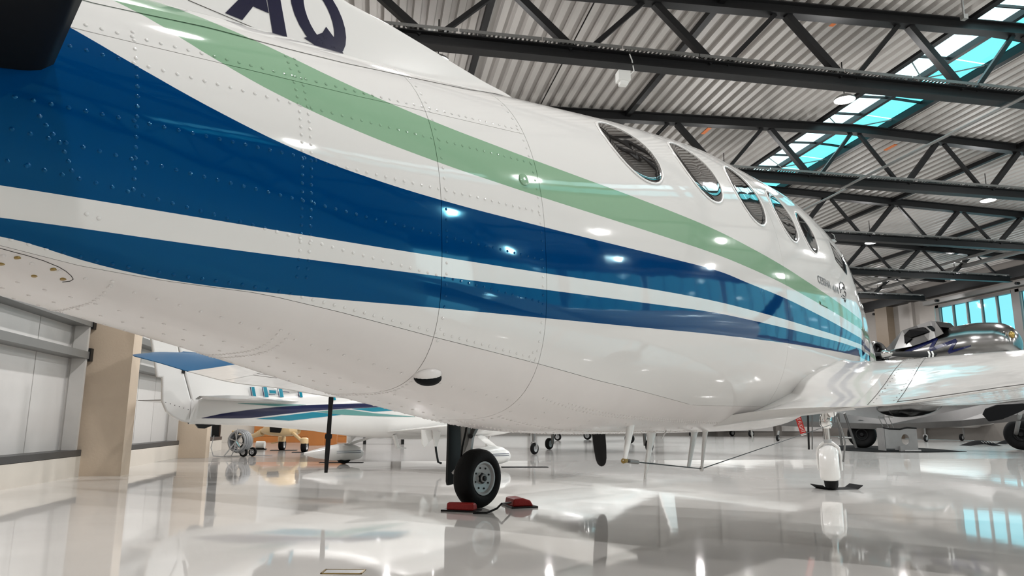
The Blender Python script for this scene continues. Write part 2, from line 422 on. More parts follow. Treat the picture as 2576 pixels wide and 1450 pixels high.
# ceiling lamps
def lamp_mesh(parent):
    q = MB(); q.lathe([(0, 0.0), (0, 0.05), (0.06, 0.16), (0.10, 0.205), (0.13, 0.205)], (0, 0, 0.28), (0, 0, -1), 24); q.build('lamp_housing', 'grey', parent, smooth=True)
    q = MB(); q.lathe([(0, 0.0), (0.012, 0.1), (0.0, 0.198), (-0.015, 0.204)], (0, 0, 0.155), (0, 0, -1), 24); q.build('lamp_diffuser', 'lamp', parent)
    q = MB(); q.tube([(0, 0, 0.27), (0, 0, 1.0)], 0.012, 6); q.build('lamp_cord', 'steel_dark', parent)
lamp_labels = {(1, 3): 'round white ceiling lamp hanging beside the left edge of the skylight', (2, 4): 'round white lamp at the right end of the roof, below the fifth truss',
               (2, 5): 'round white lamp just right of the cockpit windows', (3, 6): 'round white lamp above the cyan hangar windows', (3, 7): 'round white lamp lowest and nearest the nose of the big twin'}
for ix, x in enumerate((0.9, 9.3, 17.75, 26.05)):
    for iy in range(9):
        y = 12.4-3*5.25+5.25*iy
        if y < Y0+1: continue
        if (ix, iy) in lamp_labels: t = thing('ceiling_lamp', lamp_labels[(ix, iy)], 'lamp', (x, y, 7.2), group='round ceiling lamps')
        else:
            t = bpy.data.objects.new('ceiling_lamp', None); COL.objects.link(t); t.parent = ceiling; t.location = (x, y, 7.2)
        lamp_mesh(t)
        ld = bpy.data.lights.new('lamp_light', 'AREA'); ld.shape = 'DISK'; ld.size = 0.4; ld.energy = LAMP_W; ld.color = (1.0, 0.985, 0.975)
        lo = bpy.data.objects.new('lamp_light', ld); COL.objects.link(lo); lo.parent = t; lo.location = (0, 0, 0.13)
        pd_ = bpy.data.lights.new('lamp_glow', 'POINT'); pd_.shadow_soft_size = 0.15; pd_.energy = LAMP_UP; pd_.color = (1.0, 0.985, 0.975)
        po_ = bpy.data.objects.new('lamp_glow', pd_); COL.objects.link(po_); po_.parent = t; po_.location = (0, 0, 0.0)
# annex lamp (warm)
q = MB(); q.box((-7.3, 23.6, 4.8), (-5.7, 23.9, 4.9)); an = struct(q.build('ceiling_strip_lamp', 'lamp'))
ld = bpy.data.lights.new('annex_light', 'AREA'); ld.shape = 'RECTANGLE'; ld.size = 1.6; ld.size_y = 0.3; ld.energy = 70; ld.color = (1.0, 0.80, 0.55)
lo = bpy.data.objects.new('annex_light', ld); COL.objects.link(lo); lo.location = (-6.5, 23.75, 4.78)

# small fixtures overhead
t = thing('detector_box', 'small white box dangling on a cord from the truss above the fin', 'detector', (4.1, 11.3, 6.73))
q = MB(); q.box((-0.11, -0.09, -0.02), (0.11, 0.09, 0.16)); q.box((-0.07, -0.06, -0.09), (0.07, 0.06, -0.02)); q.build('box', 'plastic', t)
q = MB(); q.tube([(0.1, 0, 0.1), (0.2, -0.02, 0.2), (0.17, -0.02, 0.4), (0.1, 0, 0.62)], 0.012, 6); q.build('cord', 'plastic', t)
for (px, py, zz, lab) in ((2107, 52, 8.70, 'orange tag on the roof deck near the top edge'), (1777, 330, 8.56, 'orange tag on the roof deck just above the cabin windows'), (2240, 372, 8.62, 'orange tag on the roof deck right of the skylight')):
    g = ground(px, py, zz); q = MB(); q.box((-0.05, -0.22, 0), (0.05, 0.22, 0.02)); t = q.build('orange_tag', 'orange'); t.location = g; tag(t, lab, 'tag')
g = at(2092, 604, 24.7)
t = thing('round_detector', 'small pale round detector hanging under the fifth truss by the cockpit', 'detector', g)
q = MB(); q.lathe([(0, 0), (0, 0.1), (0.07, 0.16), (0.1, 0.0)], (0, 0, 0), (0, 0, -1), 16); q.build('detector_head', 'plastic', t, smooth=True)
q = MB(); q.tube([(0.05, 0, -.02), (0.14, 0, 0.05), (0.14, 0.05, 0.2), (0.05, 0.14, 0.3)], 0.012, 6); q.build('cord', 'plastic', t)
g = at(2425, 42, 11.5)
t = thing('hanging_rod', 'thin metal rod with end fitting hanging at the skylight edge', 'rod', g)
q = MB(); q.tube([(0, 0, 0.03), (0, 0, 2.0)], 0.016, 8); q.build('rod', 'tray', t)
q = MB(); q.box((-0.04, -0.04, -0.05), (0.04, 0.04, 0.03)); q.build('end_fitting', 'tray', t)

# ================================================================== the big twin: local axes x forward, y to port, z up
AL, TH, LC = math.radians(3.3), math.radians(49.4), -2.05
f2 = np.array([math.sin(TH), math.cos(TH), 0]); r2 = np.array([math.cos(TH), -math.sin(TH), 0])
MW = ground(1203, 1276); NW = ground(2095, 1230)
A0 = f2*(MW@f2)+r2*LC
AX = np.stack([f2*math.cos(AL)+np.array([0, 0, math.sin(AL)]), -r2, -f2*math.sin(AL)+np.array([0, 0, math.cos(AL)])], 1)
plane = thing('twin_engine_airplane', 'white twin-engined airplane with blue and green stripes filling the foreground', 'airplane', A0, AX)
def w2l(p): return (np.asarray(p)-A0)@AX
CL = w2l(CPOS)
def on_y(px, py, y):            # local point seen at a photo pixel, on the plane y = const
    d = ray(px, py)@AX; return CL+d*((y-CL[1])/d[1])
def on_s(px, py, s):
    d = ray(px, py)@AX; return CL+d*((s-CL[0])/d[0])
SK = [-6.0, -4.6, -4.0, -3.2, -2.4, -1.6, -0.8, 0.2, 1.0, 1.6, 2.1, 2.6, 3.2, 3.9, 4.4]
ZT = [2.048, 2.121, 2.197, 2.278, 2.389, 2.494, 2.562, 2.567, 2.452, 2.239, 2.098, 2.009, 1.855, 1.60, 1.25]
ZB = [1.612, 1.357, 1.214, 1.002, 0.846, 0.791, 0.746, 0.705, 0.84, 0.86, 0.87, 0.88, 0.90, 0.95, 1.05]
WK = [-6.0, -5.2, -4.5, -3.8, -3.0, -2.2, -1.4, -0.6, 0.3, 1.0, 1.6, 2.1, 2.6, 3.2, 3.8, 4.2, 4.42]
WV = [0.1, 0.2, 0.29, 0.385, 0.49, 0.58, 0.645, 0.68, 0.695, 0.679, 0.583, 0.507, 0.382, 0.25, 0.17, 0.10, 0.02]
def prof(s):
    s = np.asarray(s, float)
    w = pchip(WK, WV, s); zt = pchip(SK, ZT, s); zb = pchip(SK, ZB, s)
    nl = np.interp(s, [-6, -4.4, -3.2, -2, -.5, 5.3], [3.6, 3.6, 3.2, 2.8, 2.6, 2.4]); nu = np.interp(s, [-6, -4, -2, 5.3], [2.1, 2.2, 2.3, 2.3])
    m = zb+(zt-zb)*np.interp(s, [-6, -4, -2, 0, 5.3], [.50, .47, .45, .43, .45])
    return w, zt, zb, m, nl, nu
def skin(s, th, off=0.0):       # th: -90 keel ... 0 widest ... 90 crown, in radians, starboard for |th|<90, on over the crown to port
    w, zt, zb, m, nl, nu = prof(s); c, sn = np.cos(th), np.sin(th)
    up = sn > 0; n = np.where(up, nu, nl)
    y = -np.sign(c)*w*np.abs(c)**(2/n); z = m+np.where(up, zt-m, m-zb)*np.sign(sn)*np.abs(sn)**(2/n)
    P = np.stack(np.broadcast_arrays(s, y, z), -1)
    if np.any(off):
        e = 1e-3
        def Q(a, b):
            w, zt, zb, m, nl, nu = prof(a); c, sn = np.cos(b), np.sin(b); up = sn > 0; n = np.where(up, nu, nl)
            return np.stack(np.broadcast_arrays(a, -np.sign(c)*w*np.abs(c)**(2/n), m+np.where(up, zt-m, m-zb)*np.sign(sn)*np.abs(sn)**(2/n)), -1)
        N = np.cross(Q(s+e, th)-Q(s-e, th), Q(s, th+e)-Q(s, th-e)); N /= np.linalg.norm(N, axis=-1, keepdims=True)+1e-12
        P = P+N*np.asarray(off)[..., None]*np.where(np.sum(N*(P-np.stack(np.broadcast_arrays(s, 0*s, m), -1)), -1) >= 0, 1, -1)[..., None]
    return P
def th_of_z(s, z):              # ring angle of height z on the starboard side
    w, zt, zb, m, nl, nu = prof(s); z = np.asarray(z, float)
    t = np.clip((z-m)/np.where(z > m, zt-m, m-zb), -0.9999, 0.9999); n = np.where(z > m, nu, nl)
    return np.arcsin(np.sign(t)*np.abs(t)**(n/2))
def on_skin(s, z, off=0.0):
    s = np.asarray(s, float); return skin(s, th_of_z(s, z), np.zeros_like(s)+off)
def port(P): return np.asarray(P)*np.array([1, -1, 1])

# paint: white with green and blue bands that follow measured waterlines
BANDS = {
 'E1': [(-6.0, 2.6), (-4.5, 2.22), (-3.926, 2.066), (-3.641, 1.999), (-3.343, 1.957), (-3.046, 1.930), (-2.755, 1.908), (-2.18, 1.871), (-1.92, 1.854), (-1.529, 1.824), (-1.179, 1.787), (-0.672, 1.728), (-0.171, 1.661), (0.487, 1.576), (1.115, 1.502), (2.0, 1.42), (4.4, 1.27)],
 'E2': [(-6.0, 2.5), (-4.5, 2.12), (-4.268, 2.035), (-4.112, 1.955), (-3.905, 1.883), (-3.679, 1.838), (-3.369, 1.800), (-3.061, 1.775), (-2.832, 1.760), (-1.967, 1.712), (-1.575, 1.690), (-1.222, 1.663), (-0.731, 1.618), (-0.194, 1.558), (0.42, 1.490), (1.057, 1.430), (2.0, 1.36), (4.4, 1.22)],
 'E3': [(-6.0, 2.3), (-4.6, 1.975), (-4.429, 1.914), (-4.301, 1.860), (-4.075, 1.780), (-3.879, 1.729), (-3.689, 1.698), (-3.373, 1.668), (-2.891, 1.645), (-2.522, 1.632), (-2.05, 1.619), (-1.556, 1.603), (-1.243, 1.575), (-0.682, 1.528), (-0.105, 1.468), (0.546, 1.401), (1.123, 1.355), (2.0, 1.30), (4.4, 1.18)],
 'E4': [(-6.0, 1.52), (-4.553, 1.509), (-4.12, 1.497), (-3.754, 1.486), (-3.377, 1.477), (-2.891, 1.468), (-2.069, 1.459), (-1.637, 1.447), (-1.265, 1.430), (-0.687, 1.400), (-0.006, 1.362), (0.88, 1.318), (1.5, 1.295), (4.4, 1.17)],
 'E5': [(-6.0, 1.46), (-4.544, 1.443), (-4.113, 1.428), (-3.75, 1.420), (-3.382, 1.413), (-2.895, 1.406), (-2.351, 1.398), (-1.641, 1.389), (-1.269, 1.375), (-0.689, 1.350), (-0.009, 1.319), (0.876, 1.283), (1.5, 1.262), (4.4, 1.16)],
 'E6': [(-6.0, 1.50), (-5.0, 1.44), (-4.535, 1.406), (-4.372, 1.370), (-4.266, 1.351), (-4.159, 1.338), (-3.871, 1.322), (-3.377, 1.311), (-2.894, 1.301), (-2.349, 1.291), (-1.637, 1.282), (-1.262, 1.275), (-0.682, 1.264), (-0.001, 1.244), (1.418, 1.211), (4.4, 1.15)]}
def livery():
    m = bpy.data.materials.new('airplane_livery'); m.use_nodes = True; nt = m.node_tree; b = nt.nodes['Principled BSDF']; L = nt.links
    tc = nt.nodes.new('ShaderNodeTexCoord'); tc.object = plane
    sp = nt.nodes.new('ShaderNodeSeparateXYZ'); L.new(tc.outputs['Object'], sp.inputs[0])
    def math_(op, a, bv):
        n = nt.nodes.new('ShaderNodeMath'); n.operation = op
        for i, v in enumerate((a, bv)):
            if isinstance(v, (int, float)): n.inputs[i].default_value = v
            else: L.new(v, n.inputs[i])
        return n.outputs[0]
    sx = math_('DIVIDE', math_('ADD', sp.outputs['X'], 6.0), 10.5)
    zz = math_('DIVIDE', math_('SUBTRACT', sp.outputs['Z'], 1.0), 1.6)
    lt = {}
    for k, pts in BANDS.items():
        fc = nt.nodes.new('ShaderNodeFloatCurve'); cv = fc.mapping.curves[0]
        fc.mapping.use_clip = False
        P = [((a+6.0)/10.5, (z-1.0)/1.6) for a, z in pts]
        cv.points[0].location = P[0]; cv.points[1].location = P[-1]
        for p in P[1:-1]: cv.points.new(*p)
        for p in cv.points: p.handle_type = 'AUTO'
        fc.mapping.update(); L.new(sx, fc.inputs['Value'])
        lt[k] = math_('LESS_THAN', zz, fc.outputs[0])
    blue = math_('ADD', math_('SUBTRACT', lt['E5'], lt['E6']), math_('SUBTRACT', lt['E3'], lt['E4']))
    green = math_('SUBTRACT', lt['E1'], lt['E2'])
    m1 = nt.nodes.new('ShaderNodeMix'); m1.data_type = 'RGBA'; m1.inputs['A'].default_value = (*lin((218, 216, 213)), 1); m1.inputs['B'].default_value = (*lin((134, 168, 139)), 1)
    L.new(green, m1.inputs['Factor'])
    m2 = nt.nodes.new('ShaderNodeMix'); m2.data_type = 'RGBA'; m2.inputs['B'].default_value = (*lin((0, 54, 104)), 1)
    L.new(blue, m2.inputs['Factor']); L.new(m1.outputs['Result'], m2.inputs['A'])
    L.new(m2.outputs['Result'], b.inputs['Base Color'])
    m3 = nt.nodes.new('ShaderNodeMix'); m3.data_type = 'RGBA'; m3.inputs['A'].default_value = (1, 1, 1, 1); m3.inputs['B'].default_value = (0.10, 0.75, 1.0, 1)
    L.new(blue, m3.inputs['Factor']); L.new(m3.outputs['Result'], b.inputs['Specular Tint'])
    b.inputs['Roughness'].default_value = 0.05; b.inputs['Specular IOR Level'].default_value = 0.5
    b.inputs['Coat Weight'].default_value = 0.08; b.inputs['Coat Roughness'].default_value = 0.02
    n = nt.nodes.new('ShaderNodeTexNoise'); n.inputs['Scale'].default_value = 5.0; n.inputs['Detail'].default_value = 2
    L.new(tc.outputs['Object'], n.inputs['Vector'])
    bp = nt.nodes.new('ShaderNodeBump'); bp.inputs['Strength'].default_value = 0.12; bp.inputs['Distance'].default_value = 0.006
    L.new(n.outputs['Fac'], bp.inputs['Height']); L.new(bp.outputs['Normal'], b.inputs['Normal']); L.new(bp.outputs['Normal'], b.inputs['Coat Normal'])
    return m
M['livery'] = livery()
M['wingpaint'] = mat('wing_paint', (216, 214, 211), 0.07, spec=0.35, bump=0.22, bscale=4)
M['belly'] = mat('belly_paint', (218, 213, 210), 0.22, spec=0.4, coat=0.1, noise=0.05, nscale=6)

# skin panels: each a piece of its own with a narrow gap to the next
L1 = lambda s: np.interp(s, [-6, -4.423, -4.06, -3.65, -3.338, -2.842], [1.86, 1.918, 1.941, 1.968, 1.996, 2.034])
L2 = lambda s: np.interp(s, [-6, -4.6, -4.5, -4.37, -4.2, -3.948, -3.725, -3.387, -2.892, -2.527, -1.633, -0.6, 4.4], [1.66, 1.402, 1.383, 1.358, 1.338, 1.320, 1.284, 1.221, 1.136, 1.07, 0.938, 0.89, 1.10])
GAP = 0.0012
def panel(s0, s1, ta, tb, ns, nt, name='skin_panel', m='livery', a_edge=True, b_edge=True):
    S = np.r_[s0+GAP, np.linspace(s0+GAP, s1-GAP, ns), s1-GAP]
    rows = []
    for i, s in enumerate(S):
        A = ta(s) if callable(ta) else ta; B = tb(s) if callable(tb) else tb
        w = prof(s); rad = 0.6*(float(w[0])+(float(w[1])-float(w[2]))/2); da = GAP/max(rad, .05)
        T = np.linspace(A+da, B-da, nt); T = np.r_[T[0], T, T[-1]]
        off = np.zeros(nt+2); off[0] = off[-1] = -0.006
        if i in (0, len(S)-1): off[:] = -0.006
        rows.append(skin(np.full(nt+2, s), T, off))
    R = np.array(rows); q = MB(); q.grid(R[1:-1, 1:-1]); n0 = len(q.f)
    q.grid(R[:2, 1:-1]); q.grid(R[-2:, 1:-1]); q.grid(R[1:-1, :2]); q.grid(R[1:-1, -2:])
    o = q.build(name, m, plane); o.data.polygons.foreach_set('use_smooth', [i < n0 for i in range(len(q.f))]); return o
sA, sB, sC = -3.377, -2.885, -0.672
t1 = lambda s: float(th_of_z(s, L1(s))); t2 = lambda s: float(th_of_z(s, L2(s)))
u1 = lambda s: PI-t1(s); u2 = lambda s: PI-t2(s)
for (a, b, ns) in ((-5.98, sA, 40), (sA, sB, 10)):
    panel(a, b, t1, u1, ns, 24); panel(a, b, t2, t1, ns, 20); panel(a, b, u1, u2, ns, 14)
    panel(a, b, lambda s: -PI-t2(s), t2, ns, 40, 'belly_panel', 'belly')
panel(sB, sC, t2, u2, 40, 70); panel(sB, sC, lambda s: -PI-t2(s), t2, 34, 36, 'belly_panel', 'belly')
panel(sC, 4.41, t2, u2, 70, 70); panel(sC, 4.41, lambda s: -PI-t2(s), t2, 50, 30, 'belly_panel', 'belly')
q = MB(); SS = np.linspace(-5.97, 4.38, 90); TT = np.linspace(-PI, PI, 60)
q.grid(np.array([skin(np.full(60, s), TT, np.full(60, -0.007)) for s in SS])); q.build('inner_structure', 'darkgap', plane, smooth='all')

# dorsal fin with fillet, blended into the tail
LE = lambda s: np.interp(s, [-6.0, -5.0, -4.4, -3.9, -3.434, -3.192, -2.988, -2.726, -2.478, -2.36], [4.2, 3.2, 2.80, 2.60, 2.519, 2.512, 2.495, 2.471, 2.447, 2.40])
SEAM = [(-6.0, -.17, 1.95), (-4.369, -.229, 2.019), (-4.269, -.236, 2.034), (-4.085, -.246, 2.063), (-3.933, -.256, 2.074), (-3.824, -.262, 2.084), (-3.63, -.27, 2.108), (-3.326, -.266, 2.162), (-3.023, -.255, 2.217), (-2.80, -.225, 2.285), (-2.55, -.12, 2.36), (-2.38, -.012, 2.392)]
def fin_rows(s, sgn=1):
    zs = np.interp(s, [p[0] for p in SEAM], [p[2] for p in SEAM]); ztop = float(LE(s))
    p0 = on_skin(np.array(s), np.array(zs)); y0 = -p0[1]+0.002; z0 = float(zs)+0.001
    th = np.interp(s, [-6, -4.4, -3.4, -2.36], [.085, .072, .045, .004])
    out = []
    for t in np.linspace(0, 1, 26):
        z = z0+(ztop-z0)*t
        fil = max(0.0, 1-t*(ztop-z0)/0.13)
        body = th*(1-0.55*t)*math.sqrt(max(0, 1-max(0, (t-0.94)/0.06)**2))
        y = body+(y0-th)*fil**2.2
        out.append((s, -y*sgn, z))
    return out
S = np.linspace(-5.97, -2.37, 80)
q = MB(); q.grid(np.array([fin_rows(s) for s in S])); q.grid(np.array([fin_rows(s, -1) for s in S]), flip=True)
def fin_paint():
    m = M['white'].copy(); m.name = 'fin_paint'; nt = m.node_tree; b = nt.nodes['Principled BSDF']; L = nt.links
    tc = nt.nodes.new('ShaderNodeTexCoord'); tc.object = plane; sp = nt.nodes.new('ShaderNodeSeparateXYZ'); L.new(tc.outputs['Object'], sp.inputs[0])
    a = nt.nodes.new('ShaderNodeMath'); a.operation = 'MULTIPLY_ADD'; L.new(sp.outputs['Z'], a.inputs[0]); a.inputs[1].default_value = 1.68; L.new(sp.outputs['X'], a.inputs[2])
    c = nt.nodes.new('ShaderNodeMath'); c.operation = 'LESS_THAN'; L.new(a.outputs[0], c.inputs[0]); c.inputs[1].default_value = -0.505
    mx = nt.nodes.new('ShaderNodeMix'); mx.data_type = 'RGBA'; mx.inputs['A'].default_value = (*lin((218, 216, 213)), 1); mx.inputs['B'].default_value = (*lin((122, 158, 134)), 1)
    L.new(c.outputs[0], mx.inputs['Factor']); L.new(mx.outputs['Result'], b.inputs['Base Color']); b.inputs['Roughness'].default_value = 0.14
    return m
M['fin'] = fin_paint(); fin = q.build('dorsal_fin', 'fin', plane, smooth='all')
# registration letters on the fin (flat paint, a hair proud of it)
from mathutils.bvhtree import BVHTree
bv_fin = BVHTree.FromPolygons([v.co[:] for v in fin.data.vertices], [tuple(p.vertices) for p in fin.data.polygons])
def fin_y(s, z, off):           # drop a lettering point square onto the fin skin
    o_ = CL; d = np.array([s, -.07, z])-CL; d /= np.linalg.norm(d); h = bv_fin.ray_cast(o_.tolist(), d.tolist())
    if h[0] is None: return np.array([s, -.07, z])
    n = np.array(h[1]); n = n if n@d < 0 else -n
    return np.array(h[0])+n*abs(off)
def decal(name, outlines, m, parent, fy, off=-0.0015, sub=0.02):
    # outlines: list of quads strips in (s, z), each a list of (left, right) pairs
    q = MB()
    for strip in outlines:
        rows = []
        for (a, b) in strip:
            rows.append([(a[0]+(b[0]-a[0])*k/3, 0, a[1]+(b[1]-a[1])*k/3) for k in range(4)])
        out = []
        for i in range(len(rows)-1):
            for t in np.linspace(0, 1, 6)[:(6 if i == len(rows)-2 else 5)]:
                out.append([tuple(np.array(rows[i][k])*(1-t)+np.array(rows[i+1][k])*t) for k in range(4)])
        P = np.array(out)
        for i in range(P.shape[0]):
            for k in range(4): P[i, k] = fy(P[i, k, 0], P[i, k, 2], off)
        q.grid(P)
    return q.build(name, m, parent)
decal('letter', [[((-3.942, 2.230), (-3.884, 2.230)), ((-3.80, 2.437), (-3.765, 2.43))], [((-3.773, 2.222), (-3.716, 2.219)), ((-3.818, 2.437), (-3.770, 2.46))], [((-3.885, 2.292), (-3.79, 2.292)), ((-3.868, 2.335), (-3.80, 2.335))]], 'letter', fin, fin_y)
Q = []
for i in range(25):
    a = 2*PI*i/24; Q.append(((-3.592+.058*math.cos(a)-.03*math.sin(a), 2.362+.088*math.sin(a)), (-3.592+.113*math.cos(a)-.035*math.sin(a), 2.362+.128*math.sin(a))))
decal('letter', [Q, [((-3.578, 2.303), (-3.655, 2.258)), ((-3.556, 2.333), (-3.56, 2.24))] , [((-3.562, 2.335), (-3.62, 2.228)), ((-3.53, 2.31), (-3.58, 2.226)), ((-3.497, 2.272), (-3.52, 2.234)), ((-3.462, 2.245), (-3.464, 2.242))]], 'letter', fin, fin_y)
decal('letter', [[((-4.11, 2.248), (-4.05, 2.248)), ((-4.11, 2.44), (-4.05, 2.44))]], 'letter', fin, fin_y)
decal('panel_gap', [[((-4.06, 2.224), (-4.06, 2.2215)), ((-3.66, 2.219), (-3.66, 2.2165))]], 'darkgap', fin, fin_y, -0.001)

# horizontal stabilisers with black de-icing boots
def foil(c0, c1, le, te, th):
    return None
for sg, nm in ((-1, 'stabilizer'), (1, 'stabilizer')):
    def st(l):
        return dict(le=-4.476-0.14*(l-.3), z=1.807+0.21*(l-.29), c=1.25-0.22*(l-.3), t=0.075-0.012*(l-.3))
    LL = [0.18, 0.29, 0.6, 1.2, 1.9, 2.5, 2.62]
    def ring(l, x0, x1, grow=0.0):
        d = st(l); k = 0.3 if l > 2.6 else 1; R = []
        for t in np.linspace(0, 1, 11): x = x1-(x1-x0)*t; R.append((x, 1))
        for t in np.linspace(0, 1, 11)[1:]: x = x0+(x1-x0)*t; R.append((x, -1))
        o = []
        for x, u in R:
            h = d['t']*k*(2.6*math.sqrt(max(x, 0))*(1-x)**0.9+0.03*x)*0.75+grow*(1 if x > 0 else 0)
            o.append((d['le']-x*d['c']+(grow if x == 0 else 0), sg*l, d['z']+u*h))
        return o
    q = MB(); q.grid(np.array([ring(l, 0.0, 1.0) for l in LL]), cv=True); s_ = q.build(nm, 'white', plane, smooth=True)
    q = MB(); q.grid(np.array([ring(l, 0.0, 0.17, 0.003) for l in np.linspace(0.285, 2.6, 12)]), cv=False); q.build('deice_boot', 'boot', s_, smooth='all')

# cabin windows: tinted oval panes in rims
def oval(cs, cz, rs, rz, tilt, name, parent, sgn=1, offs=0.0035):
    th0 = float(th_of_z(cs, cz)); n = 28
    w, zt, zb, m, nl, nu = prof(cs)
    def pt(a, r, off):
        s = cs+r*(rs*math.cos(a)+tilt*math.sin(a)); z = cz+r*rz*math.sin(a)
        p = on_skin(np.array([s]), np.array([min(z, float(prof(s)[1])-0.02)]), off)[0]
        return p if sgn > 0 else p*np.array([1, -1, 1])
    P = np.array([[pt(2*PI*j/n, r, offs-0.003*(r > .97)) for j in range(n)] for r in (0.001, .3, .55, .75, .9, .985)])
    q = MB(); q.grid(P, cv=True); pane = q.build(name, 'window', parent, smooth='all')
    P = np.array([[pt(2*PI*j/n, r, o) for j in range(n)] for r, o in ((.98, .002), (.985, .0055), (1.02, .0055), (1.04, .001))])
    q = MB(); q.grid(P, cv=True); q.build('window_rim', 'white', pane, smooth='all')
    return pane
WIN = [(-2.095, 2.145, .185, .165, -.02), (-1.470, 2.175, .185, .182, -.015), (-.915, 2.142, .185, .192, -.01), (-.352, 2.107, .165, .18, -.01), (.058, 2.055, .15, .155, .0)]
for c in WIN:
    oval(*c, 'cabin_window', plane); oval(*c, 'cabin_window', plane, -1)
def skin_poly(name, pts, m, parent=None, off=0.003, sgn=1):   # quad patch on the skin from 4 (s, z) corners
    (a, b, c, d) = [np.array(p) for p in pts]; P = []
    for i in np.linspace(0, 1, 9):
        row = []
        for j in np.linspace(0, 1, 9):
            s, z = (a*(1-i)+b*i)*(1-j)+(d*(1-i)+c*i)*j; p = on_skin(np.array([s]), np.array([min(z, float(prof(s)[1])-.012)]), off)[0]; row.append(p if sgn > 0 else port(p))
        P.append(row)
    q = MB(); q.grid(np.array(P)); return q.build(name, m, parent or plane, smooth='all')
for sg in (1, -1):
    skin_poly('cockpit_window', [(0.59, 1.92), (0.84, 1.832), (0.94, 1.95), (0.64, 2.08)], 'window', sgn=sg)
    skin_poly('windshield', [(1.08, 1.80), (1.86, 1.74), (1.72, 2.12), (1.16, 2.22)], 'window', sgn=sg)

# lettering and emblem by the cockpit
def skin_text(txt, s0, z0, s1, slant=0.0, h=0.05):
    cu = bpy.data.curves.new('lettering', 'FONT'); cu.body = txt; cu.size = 1.0; cu.space_character = 1.08; cu.fill_mode = 'FRONT'; cu.offset = 0.018; cu.resolution_u = 4
    to = bpy.data.objects.new('lettering', cu); COL.objects.link(to); bpy.context.view_layer.update()
    me = bpy.data.meshes.new_from_object(to.evaluated_get(bpy.context.evaluated_depsgraph_get())); bpy.data.objects.remove(to, do_unlink=True); bpy.data.curves.remove(cu)
    co_ = np.array([v.co[:] for v in me.vertices]); x0, x1 = co_[:, 0].min(), co_[:, 0].max(); y0, y1 = co_[:, 1].min(), co_[:, 1].max()
    for v in me.vertices:
        a = (v.co.x-x0)/(x1-x0); b = (v.co.y-y0)/(y1-y0)
        s = s0+(s1-s0)*a; z = z0+slant*a+h*b; v.co = on_skin(np.array([s]), np.array([z]), 0.0025)[0].tolist()
    me.materials.append(M['black']); me.name = 'lettering'; return link('lettering', me, plane)
skin_text('CESSNA', -0.03, 1.688, 0.255, -0.018, 0.054); skin_text('414', 0.295, 1.655, 0.445, -0.004, 0.054)
q = MB()
for pts in ([(.49, 1.69), (.50, 1.725), (.55, 1.75), (.61, 1.752), (.64, 1.735), (.655, 1.70)], [(.50, 1.665), (.52, 1.69), (.56, 1.70)], [(.51, 1.64), (.55, 1.655), (.60, 1.645)], [(.54, 1.63), (.60, 1.628), (.64, 1.65), (.655, 1.675), (.63, 1.69), (.61, 1.675)], [(.58, 1.62), (.60, 1.605), (.63, 1.625)], [(.62, 1.72), (.60, 1.70), (.575, 1.715)]):
    q.tube([on_skin(np.array([a]), np.array([b]), .001)[0] for a, b in pts], 0.0035, 5)
q.build('emblem', 'black', plane)

# rivets: the nearest as single domes, the rest joined
dome = MB(); dome.lathe([(0.0, 0.0053), (0.0010, 0.0046), (0.0018, 0.0027), (0.0021, 0.0001)], (0, 0, 0), (0, 0, 1), 8, up=(1, 0, 0))
rv = []
def row(pts, step, off=0.0):
    S = np.array([p[0] for p in pts]); Z = np.array([p[1] for p in pts]); L = np.r_[0, np.cumsum(np.hypot(np.diff(S), np.diff(Z)))]
    for t in np.arange(step*.5, L[-1], step):
        s, z = np.interp(t, L, S), np.interp(t, L, Z)
        if float(prof(s)[2])+.004 < z < float(prof(s)[1])-.004: rv.append((s, z))
row([(s, float(L1(s))+.018) for s in np.linspace(-5.2, -2.9, 20)], .034)
row([(-5.0, 1.86), (-4.269, 1.866), (-3.898, 1.873), (-3.35, 1.888), (-2.9, 1.901)], .034)
row([(-5.0, 1.70), (-4.494, 1.709), (-4.297, 1.713), (-3.945, 1.713), (-3.539, 1.707), (-2.9, 1.702)], .034)
row([(-5.0, 1.67), (-4.409, 1.624), (-4.188, 1.608), (-3.911, 1.589), (-3.396, 1.55), (-2.9, 1.518)], .034)
row([(-4.9, 1.60), (-4.357, 1.543), (-4.004, 1.497), (-3.753, 1.462), (-3.409, 1.418), (-2.9, 1.357)], .034)
row([(s, float(L2(s))+.016) for s in np.linspace(-5.0, -2.9, 20)], .034)
for s, z0, z1, st in ((-4.297, 1.53, 1.98, .026), (-3.868, 1.36, 2.06, .024), (-3.840, 1.36, 2.06, .024), (-3.357, 1.19, 2.16, .036), (-2.905, 1.13, 2.2, .034), (-2.925, 1.13, 1.2, .03)):
    row([(s, z0), (s, z1)], st)
row([(-4.5, 1.685), (-4.477, 1.653), (-4.453, 1.625), (-4.437, 1.594), (-4.42, 1.55)], .022)
row([(-4.52, 1.57), (-4.49, 1.55)], .03); row([(-4.40, 1.475), (-4.34, 1.46)], .026)
rv = sorted(rv, key=lambda p: np.linalg.norm(on_skin(np.array([p[0]]), np.array([p[1]]))[0]-CL))
rb = None; rest = MB()
def rframe(s, z):
    e = 2e-3; p = on_skin(np.array([s]), np.array([z]))[0]
    a = on_skin(np.array([s+e]), np.array([z]))[0]-on_skin(np.array([s-e]), np.array([z]))[0]; b = on_skin(np.array([s]), np.array([z+e]))[0]-on_skin(np.array([s]), np.array([z-e]))[0]
    a /= np.linalg.norm(a); n = np.cross(b, a); n /= np.linalg.norm(n)
    if n[1] > 0: n = -n
    return p, np.stack([a, np.cross(n, a), n], 1)
